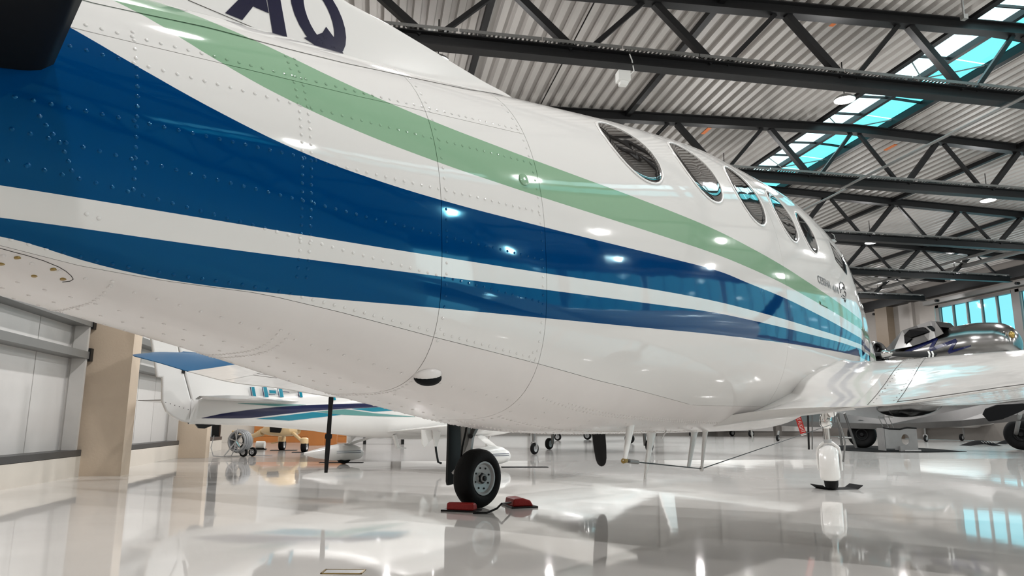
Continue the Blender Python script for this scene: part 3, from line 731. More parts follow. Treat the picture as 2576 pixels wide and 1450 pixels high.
for i, (s, z) in enumerate(rv):
    p, A = rframe(s, z)
    if i < 290:
        m4 = np.eye(4); m4[:3, :3] = A; m4[:3, 3] = p
        if rb is None: rb = mesh('rivet', dome.v, dome.f, 'livery', plane, True); o_ = rb
        else: o_ = rb.copy(); COL.objects.link(o_)
        o_.matrix_local = Matrix(m4.tolist())
    else: rest.add([p+A@np.array(v) for v in dome.v], dome.f)
# belly rivets, row after row
flat = MB(); flat.lathe([(0.0, 0.0058), (0.0018, 0.0042), (0.0026, 0.0001)], (0, 0, 0), (0, 0, 1), 6, up=(1, 0, 0))
def belly_pt(s, y):
    w, zt, zb, m, nl, nu = [float(v) for v in prof(s)]; t = min(abs(y)/w, .97)
    return np.array([s, y, m-(m-zb)*(1-t**nl)**(1/nl)])
bl = MB()
def brow(s0, y0, s1, y1, st):
    L = math.hypot(s1-s0, y1-y0); n = max(1, int(L/st))
    for i in range(n):
        t = (i+.5)/n; s = s0+(s1-s0)*t; y = y0+(y1-y0)*t
        if abs(y) > 0.74*float(prof(s)[0]): continue
        e = 4e-3; p = belly_pt(s, y); a = belly_pt(s+e, y)-belly_pt(s-e, y); b = belly_pt(s, y+e)-belly_pt(s, y-e)
        nn = np.cross(a, b); nn /= np.linalg.norm(nn); nn = nn if nn[2] < 0 else -nn; a /= np.linalg.norm(a); A = np.stack([a, np.cross(nn, a), nn], 1)
        bl.add([p+A@np.array(v) for v in flat.v], flat.f)
for y in (-.24, -.12, 0, .12): brow(-4.6, y*.8, -2.9, y*1.4, .055)
for s in (-4.30, -3.86, -3.83, -3.36): brow(s, -.3, s, .2, .020)
for s in np.arange(-2.85, -1.2, .16): brow(s, -.40, s, .40, .045)
for y in (-.40, -.385, -.22, -.02, .0, .2, .38): brow(-2.86, y, -1.0, y*.9, .026)
o_ = bl.build('belly_rivets', 'belly', plane); o_['kind'] = 'stuff'
o_ = rest.build('rivets', 'livery', plane); o_['kind'] = 'stuff'
# round inspection cap, flush fasteners, inspection cover, door handle, air outlet
p, A = rframe(-2.969, 1.818); q = MB(); q.lathe([(0, .024), (.003, .024), (.0045, .021), (.0045, .004), (.006, .003), (.006, .0001)], p, A[:, 2], 28, up=A[:, 0]); q.build('inspection_cap', 'livery', plane, smooth=True)
skin_poly('door_handle', [(-.05, 1.54), (.14, 1.525), (.14, 1.55), (-.05, 1.565)], 'livery', off=.006)
def belly_ring(pts, r, name, m):
    q = MB(); q.tube([belly_pt(*p)+np.array([0, 0, -.0005]) for p in pts], r, 5); return q.build(name, m, plane)
belly_ring([(-4.9, -.215), (-4.527, -.214), (-4.50, -.2165), (-4.477, -.219), (-4.445, -.2205), (-4.414, -.219), (-4.397, -.215), (-4.383, -.208), (-4.375, -.20), (-4.378, -.19), (-4.39, -.178)], .0009, 'inspection_cover_edge', 'darkgap')
for fs, fy_ in ((-4.492, -.205), (-4.512, -.172), (-4.444, -.165), (-4.392, -.188), (-4.42, -.207)):
    p = belly_pt(fs, fy_); q = MB(); q.lathe([(-.002, .007), (.001, .0065), (.0016, .0001)], p, (0, -.25, -1), 14, up=(1, 0, 0)); q.build('fastener', 'gold', plane)
p = on_skin(np.array([-3.33]), np.array([1.10]))[0]
fr = rframe(-3.34, 1.105); A = fr[1]
q = MB(); q.ell(p+A@np.array([0, .0, -.012]), (.055, .030, .036), 20, 12, A); q.build('air_outlet_hood', 'belly', plane, smooth='all')
q = MB(); q.ell(p+A@np.array([.004, -.012, .002]), (.050, .026, .030), 20, 12, A); q.build('air_outlet_opening', 'boot', plane, smooth='all')

# wings
def section(l, sg, te, le, zte, zlow, zup, zle, slow=.45):
    # closed airfoil loop at span station l: te -> lower -> le -> upper
    lo = []; 
    for t in np.linspace(0, 1, 17):
        s = te+(le-te)*t; zl = np.interp(0, [0], [0])
        lo.append((s, t))
    xs = [0, .12, .25, .4, .56, .70, .84, .94, .985, 1.0]
    dl = [0, .20, .44, .70, .90, 1.0, .93, .72, .42, .16]
    dz = [0, .14, .35, .66, .95, 1.0, .94, .74, .45, .18]
    pts = []
    for t in np.linspace(0, 1, 25):
        tt = 1-(1-t)**1.6
        pts.append((te+(le-te)*tt, sg*l, zte+(zle-.02-zte)*tt+(zlow-(zte+(zle-.02-zte)*tt))*np.interp(tt, xs, dl)))
    for t in np.linspace(1, 0, 25):
        tt = 1-(1-t)**1.6
        b = zte+.008+(zle+.02-zte)*tt; pts.append((te+(le-te)*tt, sg*l, b+(zup-b)*np.interp(tt, xs, dz)))
    return pts
# starboard wing: its upper side shows, sloping down aft to the trailing edge
ST = [(.45, -.90, 1.30, .84, .835, 1.13, .95), (.75, -.90, 1.28, .865, .86, 1.150, .96), (.95, -.90, 1.26, .880, .872, 1.160, .97), (1.1, -.90, 1.24, .893, .872, 1.169, .98), (1.25, -.90, 1.23, .904, .84, 1.176, .99),
      (1.5, -.90, 1.21, .938, .85, 1.186, 1.0), (1.8, -.90, 1.18, .980, .885, 1.195, 1.02), (3.0, -.86, 1.05, 1.08, 1.0, 1.27, 1.12), (5.0, -.72, .86, 1.28, 1.22, 1.45, 1.32), (6.7, -.60, .70, 1.46, 1.42, 1.59, 1.50)]
from_l = [p[0] for p in ST]
def interp_sec(l, sg): return section(l, sg, *[float(pchip(from_l, [p[k] for p in ST], l)) for k in range(1, 7)])
LW = np.r_[np.linspace(.45, 1.05, 7), np.linspace(1.12, 1.8, 8), np.linspace(2.1, 6.7, 16)]
q = MB(); P = np.array([interp_sec(l, -1) for l in LW]); q.grid(P, cv=True, flip=True)
k0 = len(q.v); q.v += [tuple(p) for p in P[-1]]; q.f.append(tuple(range(k0, k0+P.shape[1])))
wing = q.build('wing', 'wingpaint', plane, smooth=True)
def wing_top(l, t, off=.0015, sg=-1):
    sec = (interp_sec(l, -1) if sg < 0 else psec(l))[25:][::-1]; x = t*24; i = min(int(x), 23); return np.array(sec[i])*(1-(x-i))+np.array(sec[i+1])*(x-i)+np.array([0, 0, off])
# root fillet between the cabin side and the wing
KF = [(0, -1.12, .775), (.1, -.80, .815), (.22, -.52, .88), (.34, -.40, .955), (.46, -.345, 1.03), (.6, -.10, 1.105), (.78, .22, 1.15), (.9, .44, 1.178), (1.0, .62, 1.19), (1.25, .95, 1.15)]
rows = []
for t in np.linspace(0, 1.25, 40):
    kt = [p[0] for p in KF]; ks = float(pchip(kt, [p[1] for p in KF], t)); kz = float(pchip(kt, [p[2] for p in KF], t))
    K = on_skin(np.array([ks]), np.array([kz]), -.004)[0]
    tw = 1-(1-min(.97, t*.52))**(1/1.6); Wp = wing_top(1.04, tw, .0005); Wq = wing_top(1.14, tw, .0005)
    sl = (Wp-Wq)/np.linalg.norm(Wp-Wq)
    Cc = Wp+sl*max(.05, (abs(Wp[1])-abs(K[1]))*.80); Cc[0] = (Wp[0]*.45+K[0]*.55); Cc[2] = Wp[2]+.01
    rows.append([K*(1-u)**2+Cc*2*u*(1-u)+Wp*u*u for u in np.linspace(0, 1, 18)])
q = MB(); q.grid(np.array(rows)); e0 = rows[0]; R0 = belly_pt(-1.0, -.30); R1 = wing_top(1.04, .02, -.03); U = np.linspace(0, 1, 18)[::-1]
q.grid(np.array([e0, [p*.5+(R0+(R1-R0)*u)*.5-np.array([0, 0, .004]) for p, u in zip(e0, U[::-1])], [R0+(R1-R0)*u+np.array([.25*(1-u), 0, 0]) for u in U[::-1]]]))
q.build('wing_fillet', 'wingpaint', wing, smooth='all')
for (l0, l1) in ((1.11, 1.06), (1.25, 1.17)):
    T = np.linspace(.004, .6, 16); q = MB(); q.grid(np.array([[wing_top(l0+(l1-l0)*t-.0016, t), wing_top(l0+(l1-l0)*t+.0016, t)] for t in T])); q.build('panel_gap', 'darkgap', wing)
for l0, l1 in ((1.13, 1.08), (1.23, 1.15)):
    for t in np.linspace(.02, .5, 20):
        p = wing_top(l0+(l1-l0)*t, t, 0); q = MB(); q.lathe([(0, .0048), (.0018, .0032), (.0022, .0001)], p, (0, 0, 1), 6, up=(1, 0, 0)); q.build('wing_rivet', 'grey' if t < .24 else 'wingpaint', wing)
q = MB(); q.grid(np.array([[wing_top(l, .004)+np.array([-.002, 0, -.004]), wing_top(l, .012)+np.array([0, 0, .0005])] for l in np.linspace(1.25, 3, 24)])); q.build('flap_edge', 'darkgap', wing)
# port wing, seen beyond the belly, with a blue raised tip
PT = [(.5, -.72, 1.3, .96, .80, 1.15, 1.0), (2.0, -.84, .94, .975, .84, 1.18, 1.02), (3.12, -.941, .65, 1.011, .93, 1.17, 1.08), (4.03, -1.021, .41, 1.123, 1.05, 1.25, 1.16), (4.70, -1.082, .24, 1.192, 1.13, 1.325, 1.24), (5.455, -1.15, .04, 1.329, 1.28, 1.43, 1.36), (6.06, -1.206, -.11, 1.458, 1.43, 1.52, 1.47), (6.59, -1.254, -.25, 1.561, 1.545, 1.605, 1.57), (7.08, -.80, -.42, 1.637, 1.632, 1.65, 1.64)]
pl_ = [p[0] for p in PT]
def psec(l): return section(l, 1, *[float(pchip(pl_, [p[k] for p in PT], l)) for k in range(1, 7)])
q = MB(); P = np.array([psec(l) for l in np.linspace(.5, 5.5, 24)]); q.grid(P, cv=True); wing_p = q.build('wing', 'wingpaint', plane, smooth=True)
q = MB(); P = np.array([psec(l) for l in np.r_[np.linspace(5.503, 6.7, 10), 6.85, 7.0, 7.08]]); q.grid(P, cv=True); k0 = len(q.v); q.v += [tuple(p) for p in P[-1]]; q.f.append(tuple(range(k0, k0+P.shape[1]))[::-1]); wt = q.build('wing_tip', 'blue', wing_p, smooth=True)
wt['label'] = 'blue wing tip'
for (a, b) in (((4.87, .165), (3.7, .18)), ((4.9, .20), (3.7, .235)), ((4.87, .0), (4.87, .165)), ((4.87, .165), (4.95, .36))):
    q = MB(); T = np.linspace(0, 1, 14); q.grid(np.array([[wing_top(a[0]+(b[0]-a[0])*t, a[1]+(b[1]-a[1])*t, .002, 1), wing_top(a[0]+(b[0]-a[0])*t+.004, a[1]+(b[1]-a[1])*t+.004, .002, 1)] for t in T])); q.build('panel_gap', 'darkgap', wing_p)

# engine nacelles, propellers
for sg, yc in ((1, 2.52), (-1, 2.45)):
    zc = 1.04 if sg > 0 else 1.24
    R = []
    for s, w, h, dz in ((-1.16, .002, .002, .06), (-1.15, .03, .03, .06), (-.9, .12, .10, .04), (-.4, .24, .19, 0), (.2, .32, .25, -.02), (.9, .36, .29, 0), (1.6, .37, .30, .02), (2.0, .34, .28, .02), (2.12, .20, .17, .02)):
        R.append([(s, sg*yc+w*math.cos(a), zc+dz+h*math.sin(a)) for a in np.linspace(0, 2*PI, 25)[:-1]])
    q = MB(); q.grid(np.array(R), cv=True); nac = q.build('engine_nacelle', 'white', plane, smooth=True)
    hub = np.array([2.2, sg*yc, zc+.02]); hub[2] = 1.02 if sg > 0 else hub[2]
    q = MB(); q.lathe([(-.1, .16), (.05, .15), (.2, .09), (.28, .001)], hub, (1, 0, 0), 20); q.build('spinner', 'chrome', nac, smooth=True)
    tipd = (on_s(1514, 1174, 2.2)-hub) if sg > 0 else np.array([0, .3, -.9])
    tipd[0] = 0; a0 = math.atan2(tipd[2], tipd[1]); Rl = float(np.linalg.norm(tipd)) if sg > 0 else .92
    for k in range(3):
        a = a0+2*PI*k/3; u = np.array([0, math.cos(a), math.sin(a)]); v = np.cross(u, [1, 0, 0]); q = MB(); rows = []
        for t, c in ((.10, .05), (.25, .062), (.5, .078), (.75, .075), (.9, .066), (.96, .052), (.99, .03), (1.0, .008)):
            tw = .9-.7*t; cd = v*math.cos(tw)+np.array([1.0, 0, 0])*math.sin(tw); nd = np.cross(u, cd)
            rows.append([hub+u*Rl*t+cd*c*x+nd*.012*y for x, y in ((-1, 0), (-.4, 1), (.4, .8), (1, 0), (.4, -.4), (-.4, -.4))])
        q.grid(np.array(rows), cv=True); q.build('propeller_blade', 'black', nac, smooth=True)

# landing gear
def wheel(c, ax, R, w, parent, hubm='hub', bolts=8, rh=.56):
    c = np.asarray(c, float); ax = np.asarray(ax, float)/np.linalg.norm(ax); up = np.array([0, 0, 1.0])
    pr = [(-w*.36, R*rh), (-w*.46, R*.62), (-w*.5, R*.74), (-w*.45, R*.88), (-w*.28, R*.97), (0, R), (w*.28, R*.97), (w*.45, R*.88), (w*.5, R*.74), (w*.46, R*.62), (w*.36, R*rh)]
    q = MB(); q.lathe(pr, c, ax, 40, up); t = q.build('tyre', 'rubber', parent, smooth='all')
    pr = [(w*.36, R*rh), (w*.43, R*(rh+.01)), (w*.43, R*(rh-.05)), (w*.30, R*(rh-.10)), (w*.24, R*.2), (w*.30, R*.15), (w*.42, R*.12), (w*.42, .0005)]
    q = MB(); q.lathe(pr, c, ax, 32, up); q.lathe([(-a, b) for a, b in pr], c, ax, 32, up); h = q.build('wheel_hub', hubm, t, smooth=True)
    if bolts:
        u = up-ax*(up@ax); u /= np.linalg.norm(u); v = np.cross(ax, u)
        for k in range(bolts):
            a = 2*PI*(k+.3)/bolts; p = c+ax*w*.27+R*.36*(math.cos(a)*u+math.sin(a)*v)
            q = MB(); q.lathe([(-.01, .0085), (.008, .0085), (.011, .006), (.011, .0002)], p, ax, 8, up=u); q.build('hub_bolt', 'steel_dark', t)
        q = MB(); q.lathe([(0, R*.19), (w*.14, R*.18), (w*.17, R*.10), (w*.28, R*.09), (w*.30, .0003)], c+ax*w*.22, ax, 6, up=u); q.build('axle_nut', 'steel_dark', t)
    return t
MP = w2l(ground(1203, 1277)); RW = .262
gc = MP+np.array([.0, 0, RW-.004])
gear = bpy.data.objects.new('main_gear', None); COL.objects.link(gear); gear.parent = plane
wheel(gc, (0, -1, 0), RW, .19, gear)
def seg(name, pts, r, m, n=12): 
    q = MB(); q.tube(pts, r, n); return q.build(name, m, gear, smooth=True)
yo = gc[1]+.15
gd0, gd1 = on_y(1139, 1050, yo+.12), on_y(1137, 1215, yo+.12)
q = MB(); dp = [(on_y(x, y, yo+.12)) for x, y in ((1131, 1035), (1168, 1040), (1165, 1120), (1152, 1200), (1158, 1214), (1128, 1222), (1126, 1212))]
q.prism(dp, (0, .025, 0)); q.build('gear_door', 'black', gear)
axp = gc+np.array([0, .12, 0])
seg('strut_cylinder', [gc+np.array([.02, .15, .75]), gc+np.array([.02, .15, .16])], .05, 'grey')
seg('strut_piston', [gc+np.array([.02, .15, .2]), gc+np.array([.0, .13, -.02])], .033, 'chrome')
seg('axle', [gc+np.array([0, .18, 0]), gc+np.array([0, .05, 0])], .03, 'grey')
tl = [on_y(1243, 1092, yo-.02), on_y(1186, 1148, yo-.05)]
q = MB(); q.beam(on_y(1205, 1060, yo-.05), on_y(1184, 1100, yo-.05), .03, .055, up=(0, 1, 0)); q.build('torque_link', 'grey', gear)
q = MB(); q.beam(on_y(1184, 1098, yo-.05), on_y(1174, 1160, yo-.05), .03, .07, up=(0, 1, 0)); q.build('torque_link', 'hub', gear)
q = MB(); q.tube([on_y(1184, 1098, yo-.09), on_y(1184, 1098, yo-.0)], .022, 12); q.build('link_pin', 'steel_dark', gear)
q = MB(); q.beam(on_y(1168, 1162, yo), on_y(1142, 1192, yo), .02, .05, up=(0, 1, 0)); q.build('door_link', 'hub', gear)
for i, d in enumerate((0, .012)): seg('brake_line', [on_y(1176, 1048, yo-.06), on_y(1172, 1085, yo-.09), on_y(1163, 1125, yo-.08), on_y(1160, 1150, yo-.05)], .009, 'black', 6)
# starboard main gear, out of frame but part of the machine
gs = MP*np.array([1, -1, 1])+np.array([0, 0, RW-.004])
gear2 = bpy.data.objects.new('main_gear', None); COL.objects.link(gear2); gear2.parent = plane
wheel(gs, (0, 1, 0), RW, .19, gear2, bolts=0)
q = MB(); q.tube([gs+np.array([0, .12, 0]), gs+np.array([0, .13, .8])], .04, 10); q.build('strut_cylinder', 'grey', gear2)
# nose gear: aligned with the airplane, white mudguard behind the wheel
NP = w2l(ground(2093, 1232)); ng = bpy.data.objects.new('nose_gear', None); COL.objects.link(ng); ng.parent = plane
RN = .225; nc = NP+np.array([0, 0, RN-.006]); vd = 0.24
nax = np.array([math.sin(vd), -math.cos(vd), 0]); nf = np.array([math.cos(vd), math.sin(vd), 0])
wheel(nc, nax, RN, .15, ng, bolts=0)
Pm = []
for a in np.linspace(math.radians(35), math.radians(198), 22):
    rr = RN+.035; c_ = nc+rr*(math.cos(a)*nf+math.sin(a)*np.array([0, 0, 1]))
    ro = math.cos(a)*nf+math.sin(a)*np.array([0, 0, 1])
    Pm.append([c_-ro*.07+nax*.105, c_-ro*.03+nax*.108, c_+ro*.0+nax*.095, c_+ro*.022+nax*.055, c_+ro*.028, c_+ro*.022-nax*.055, c_-nax*.095, c_-ro*.03-nax*.108, c_-ro*.07-nax*.105])
q = MB(); q.grid(np.array(Pm)); mg = q.build('mudguard', 'white', ng, smooth='all'); sm = mg.modifiers.new('thick', 'SOLIDIFY'); sm.thickness = .006
q = MB()
for sd in (-1, 1):
    q.tube([nc+nax*sd*.118+nf*.02, nc+nax*sd*.122+np.array([0, 0, .18]), nc+nax*sd*.11+np.array([0, 0, .26]), nc+nax*sd*.05+np.array([0, 0, .315]), nc+np.array([0, 0, .33])], .02, 10)
q.build('fork', 'white', ng, smooth=True)
q = MB(); q.tube([nc+np.array([0, 0, .32]), nc+np.array([.0, 0, .36])], .045, 14); q.build('fork_collar', 'hub', ng, smooth=True)
q = MB(); q.tube([nc+np.array([0, 0, .34]), nc+np.array([0, 0, .50])], .038, 16); q.build('oleo_piston', 'chrome', ng, smooth=True)
q = MB(); q.tube([nc+np.array([0, 0, .49]), nc+np.array([0, 0, .53]), nc+np.array([0, 0, .62]), nc+np.array([0, 0, .64]), nc+np.array([0, 0, .95])], [.05, .07, .07, .055, .06], 18); q.build('oleo_cylinder', 'chrome', ng, smooth=True)
q = MB(); q.ell(nc+nax*.09+np.array([-.05, 0, .68]), (.05, .05, .06), 16, 10); q.build('taxi_lamp', 'white', ng, smooth='all')
q = MB(); q.beam(nc+nax*.15+np.array([0, 0, .80]), nc+nax*.15+np.array([0, 0, .60]), .02, .02); q.build('lamp_bracket', 'hub', ng)
q = MB(); q.tube([nc+nax*.12+np.array([0, 0, .62]), nc+nax*.16+np.array([0, 0, .48]), nc+nax*.19+np.array([0, 0, .33]), nc+nax*.15+np.array([0, 0, .1])], .01, 8); q.build('steering_rod', 'grey', ng)
for sd in (-1, 1):
    a, b = nc-nax*.14+np.array([0, 0, .78]), nc-nax*.185+np.array([0, 0, .24])
    if sd > 0: a, b = nc+nax*.12+np.array([.1, 0, .66]), nc+nax*.10+np.array([.15, 0, .35])
    q = MB(); q.prism([a, a+nf*.04, b+nf*.06, b], nax*.012); q.build('gear_door', 'silverdull', ng)
q = MB(); q.tube([nc-nax*.185+np.array([0, 0, .80]), nc-nax*.215+np.array([0, 0, .24])], .012, 8); q.build('gear_door_rod', 'steel_dark', ng)

# belly aerials and the wire between them
def blade(name, top, bot, ct, cb, y, thick, m='white', parent=plane):
    a, b = on_y(*top, y), on_y(*bot, y); a = a+(a-b)/np.linalg.norm(a-b)*.03
    q = MB(); rows = []
    for t in np.linspace(0, 1, 8):
        c = a*(1-t)+b*t; w = ct*(1-t)+cb*t+(ct*.8*max(0, 1-t*5)**2); th = thick*(1-.5*t)+thick*1.2*max(0, 1-t*5)**2
        rows.append([c+np.array([x*w, yy*th, 0]) for x, yy in ((-.5, 0), (-.3, .35), (0, .5), (.3, .4), (.5, 0), (.3, -.4), (0, -.5), (-.3, -.35))])
    q.grid(np.array(rows), cv=True); return q.build(name, m, parent, smooth='all'), b
ma, pa = blade('aerial_mast', (1588, 1062), (1571, 1160), .075, .03, -.30, .034)
mb_, pb = blade('blade_aerial', (1640, 1088), (1622, 1206), .105, .012, -.12, .028)
mc, pc = blade('blade_aerial', (1747, 1088), (1732, 1177), .09, .05, -.02, .028)
md, pd = blade('aerial_mast', (1774, 1086), (1765, 1180), .045, .024, -.16, .03)
me_, pe = blade('blade_aerial', (1890, 1080), (1894, 1112), .03, .025, -.1, .012)
mf_, pf = blade('drain_tube', (1677, 1083), (1664, 1105), .014, .012, -.22, .012)
q = MB(); q.ell(pd, (.014, .014, .016), 12, 8); q.build('mast_ball', 'white', md, smooth='all')
q = MB(); q.tube([pa+np.array([-.012, 0, 0]), pa+np.array([.014, 0, 0])], .012, 10); q.build('insulator_nut', 'gold', ma)
dW = (pd-pa)/np.linalg.norm(pd-pa)
q = MB(); q.tube([pa+dW*.05, pa+dW*.16], .010, 10); q.build('insulator', 'grey', ma, smooth=True)
q = MB(); q.tube([pa, pa+dW*.05], .003, 6); q.tube([pa+dW*.16, pd], .0032, 6); q.build('aerial_wire', 'black', md)
we = on_s(2100, 1066, 3.5)
q = MB(); q.tube([pd, we], .0032, 6); q.build('aerial_wire', 'black', md)
q = MB(); q.tube([we, we+np.array([0.2, .05, .2])], .004, 6); q.build('wire_anchor', 'black', md)
# warning streamer on the pitot head under the nose
fy = .53
a, b = on_s(2006, 1046, 3.2), on_s(2021, 1091, 3.2); dn = (b-a)/np.linalg.norm(b-a); sd = np.array([.42, -.9, 0]); sd -= dn*(sd@dn); sd /= np.linalg.norm(sd)
top = a-dn*.25; LN = float(np.linalg.norm(b-top)); q = MB(); N_ = np.cross(dn, sd)
q.grid(np.array([[top+dn*LN*t+sd*x*.03+N_*.01*math.sin(5*t) for x in (-1, -.3, .3, 1)] for t in np.linspace(0, 1, 14)])); fl_ = q.build('warning_streamer', 'red', plane, smooth='all'); fl_['label'] = 'red streamer with white lettering'
q = MB(); q.grid(np.array([[b+dn*.02*t+sd*x*.028 for x in (-1, 1)] for t in (0, .5, 1)])); q.build('streamer_end', 'white', fl_)
def flat_text(txt, o, ex, ey, size, m, parent, n=None, width=None):
    cu = bpy.data.curves.new('lettering', 'FONT'); cu.body = txt; cu.size = 1.0; cu.resolution_u = 3
    to = bpy.data.objects.new('lettering', cu); COL.objects.link(to); bpy.context.view_layer.update()
    me = bpy.data.meshes.new_from_object(to.evaluated_get(bpy.context.evaluated_depsgraph_get())); bpy.data.objects.remove(to, do_unlink=True); bpy.data.curves.remove(cu)
    c = np.array([v.co[:] for v in me.vertices]); x1 = c[:, 0].max(); k = (width/x1) if width else size
    for v in me.vertices: v.co = (np.asarray(o)+np.asarray(ex)*v.co.x*k+np.asarray(ey)*v.co.y*size).tolist()
    me.materials.append(M[m]); me.name = 'lettering'; return link('lettering', me, parent)
vis = w2l(CPOS)-a; N2 = N_ if N_@vis > 0 else -N_
flat_text('REMOVE BEFORE FLIGHT', top+dn*.01-sd*.019+N2*.012, dn, sd if N2@N_ > 0 else -sd, .052, 'plastic', fl_, width=LN-.02)

# ================================================================== small white airplane behind the tail
TH2 = math.radians(58.6); A2 = np.array([.65, 12.7, 0.0])
AX2 = np.stack([np.array([math.sin(TH2), math.cos(TH2), 0]), np.array([-math.cos(TH2), math.sin(TH2), 0]), np.array([0, 0, 1.0])], 1)
lp = thing('light_airplane', 'small white low-wing airplane with navy and teal flashes parked behind the twin', 'airplane', A2, AX2)
C2 = (CPOS-A2)@AX2
def p2(px, py, y):
    d = ray(px, py)@AX2; return C2+d*((y-C2[1])/d[1])
FS = [-3.72, -3.0, -1.92, -1.23, -.49, .2, .9, 1.6, 2.3, 2.7]
FW = [.05, .14, .28, .38, .47, .54, .55, .50, .40, .12]
FB = [.71, .695, .617, .532, .475, .46, .465, .50, .60, .78]
FT = [1.08, 1.11, 1.22, 1.36, 1.60, 1.74, 1.70, 1.32, 1.15, .98]
def fus2(s, t, off=0.0):
    w = float(pchip(FS, FW, s)); zb = float(pchip(FS, FB, s)); zt = float(pchip(FS, FT, s)); m = zb+(zt-zb)*.45; n = 2.5
    c, sn = math.cos(t), math.sin(t)
    return np.array([s, -(w+off)*np.sign(c)*abs(c)**(2/n), m+((zt-m) if sn > 0 else (m-zb))*np.sign(sn)*abs(sn)**(2/n)])
q = MB(); q.grid(np.array([[fus2(s, t) for t in np.linspace(0, 2*PI, 41)[:-1]] for s in np.linspace(-3.72, 2.7, 60)]), cv=True); q.build('fuselage', 'white', lp, smooth='all')
def fus2_y(s, z, off=.004):
    w = float(pchip(FS, FW, s)); zb = float(pchip(FS, FB, s)); zt = float(pchip(FS, FT, s)); m = zb+(zt-zb)*.45
    h = (zt-m) if z > m else (m-zb); k = min(.97, abs(z-m)/h); return -(w*(1-k**2.5)**(1/2.5)+off)
def flash(px, m, name='flash'):         # stripes lie on the starboard side of the fuselage
    up, lo = px; q = MB(); rows = []
    def pt(x, y):
        yy = -.3
        for _ in range(6): p = p2(x, y, yy); yy = fus2_y(p[0], p[2])
        return p
    xs = np.linspace(min(up[0][0], lo[0][0]), max(up[-1][0], lo[-1][0]), 22)
    for x in xs:
        a = np.interp(x, [p[0] for p in up], [p[1] for p in up]); b = np.interp(x, [p[0] for p in lo], [p[1] for p in lo])
        rows.append([pt(x, a+(b-a)*t) for t in (0, .33, .67, 1)])
    q.grid(np.array(rows)); return q.build(name, m, lp, smooth='all')
flash(([(507, 1052.5), (560, 1041), (625, 1032), (690, 1025), (760, 1020.5), (850, 1017), (930, 1015), (990, 1015), (1020, 1019), (1040, 1023)], [(507, 1053), (580, 1053.5), (625, 1053), (700, 1044), (800, 1033), (900, 1027), (1000, 1023), (1040, 1023.5)]), 'navy')
flash(([(645, 1054), (700, 1048), (790, 1037), (857, 1044)], [(645, 1054.5), (730, 1059), (800, 1051), (857, 1044.5)]), 'teal')
flash(([(797, 1036), (870, 1030), (940, 1040), (1045, 1049)], [(797, 1036.5), (860, 1044), (950, 1048), (1045, 1049.5)]), 'sage')
flash(([(885, 1029), (950, 1025.5), (1010, 1023), (1044, 1029)], [(885, 1029.5), (940, 1036.5), (1000, 1033), (1044, 1029.5)]), 'teal')
flash(([(598, 1015), (690, 1016), (770, 1019)], [(598, 1015.5), (700, 1023), (770, 1019.5)]), 'sage')
# registration letters, partly behind the tailplane
def quad2(pts, m, name):
    P = []
    for (x, y) in pts:
        yy = -.15
        for _ in range(5): p = p2(x, y, yy); yy = min(-.02, fus2_y(p[0], min(p[2], float(pchip(FS, FT, p[0]))-.02), .01))
        P.append(p)
    q = MB(); q.add(P, [tuple(range(len(P)))]); return q.build(name, m, lp)
for (a, b, c) in ((632, 640, 8), (662, 671, 6), (700, 709, 7), (750, 757, 7)):
    quad2([(a, 974), (b, 974), (b+5, 1000), (a+5, 1000)], 'teal', 'letter')
    quad2([(a-3.5, 974), (a-1.5, 974), (a+3.5, 1000), (a+1.5, 1000)], 'navy', 'letter')
quad2([(677, 982), (694, 983), (695, 991), (678, 990)], 'teal', 'letter'); quad2([(676, 992), (692, 993), (692, 994.5), (676, 993.5)], 'navy', 'letter')
quad2([(710, 985.5), (728, 986.5), (728, 988), (710, 987)], 'navy', 'letter')
quad2([(836, 1000), (844, 1000), (845, 1007), (836, 1007)], 'teal', 'letter')
# fin and rudder
def plate(name, poly, th, m, parent=lp):
    q = MB(); q.prism([(s, -th/2, z) for s, z in poly], (0, th, 0)); o = q.build(name, m, parent)
    b = o.modifiers.new('edge', 'BEVEL'); b.width = min(.02, th*.4); b.segments = 2; b.limit_method = 'ANGLE'; return o
fin2 = plate('fin', [(-3.66, .888), (-3.845, 1.43), (-3.985, 1.89), (-4.14, 2.4), (-3.6, 2.45), (-3.2, 1.9), (-2.9, 1.45), (-2.4, 1.19), (-2.8, .95)], .09, 'white')
rud = plate('rudder', [(-3.605, .725), (-3.665, .888), (-3.855, 1.43), (-3.995, 1.89), (-4.155, 2.4), (-4.5, 2.4), (-4.33, 1.94), (-4.187, 1.335), (-4.12, 1.335), (-4.096, 1.014), (-4.03, .88), (-3.93, .80), (-3.8, .745), (-3.67, .72)], .08, 'white')
q = MB(); q.box((-3.88, -.05, 1.40), (-3.84, .05, 1.49)); q.build('rudder_hinge', 'steel_dark', rud)
for t in np.linspace(0, 1, 7):
    q = MB(); q.lathe([(0, .006), (.003, .004), (.003, .0003)], (-4.05+.36*t, -.04, 1.0-.11*t), (0, -1, 0), 8, up=(0, 0, 1)); q.build('rudder_screw', 'steel_dark', rud)
q = MB(); q.prism([(-3.64, -.02, .725), (-3.58, -.02, .655), (-3.50, -.02, .65), (-3.36, -.02, .705)], (0, .04, 0)); q.build('tail_skid', 'black', lp)
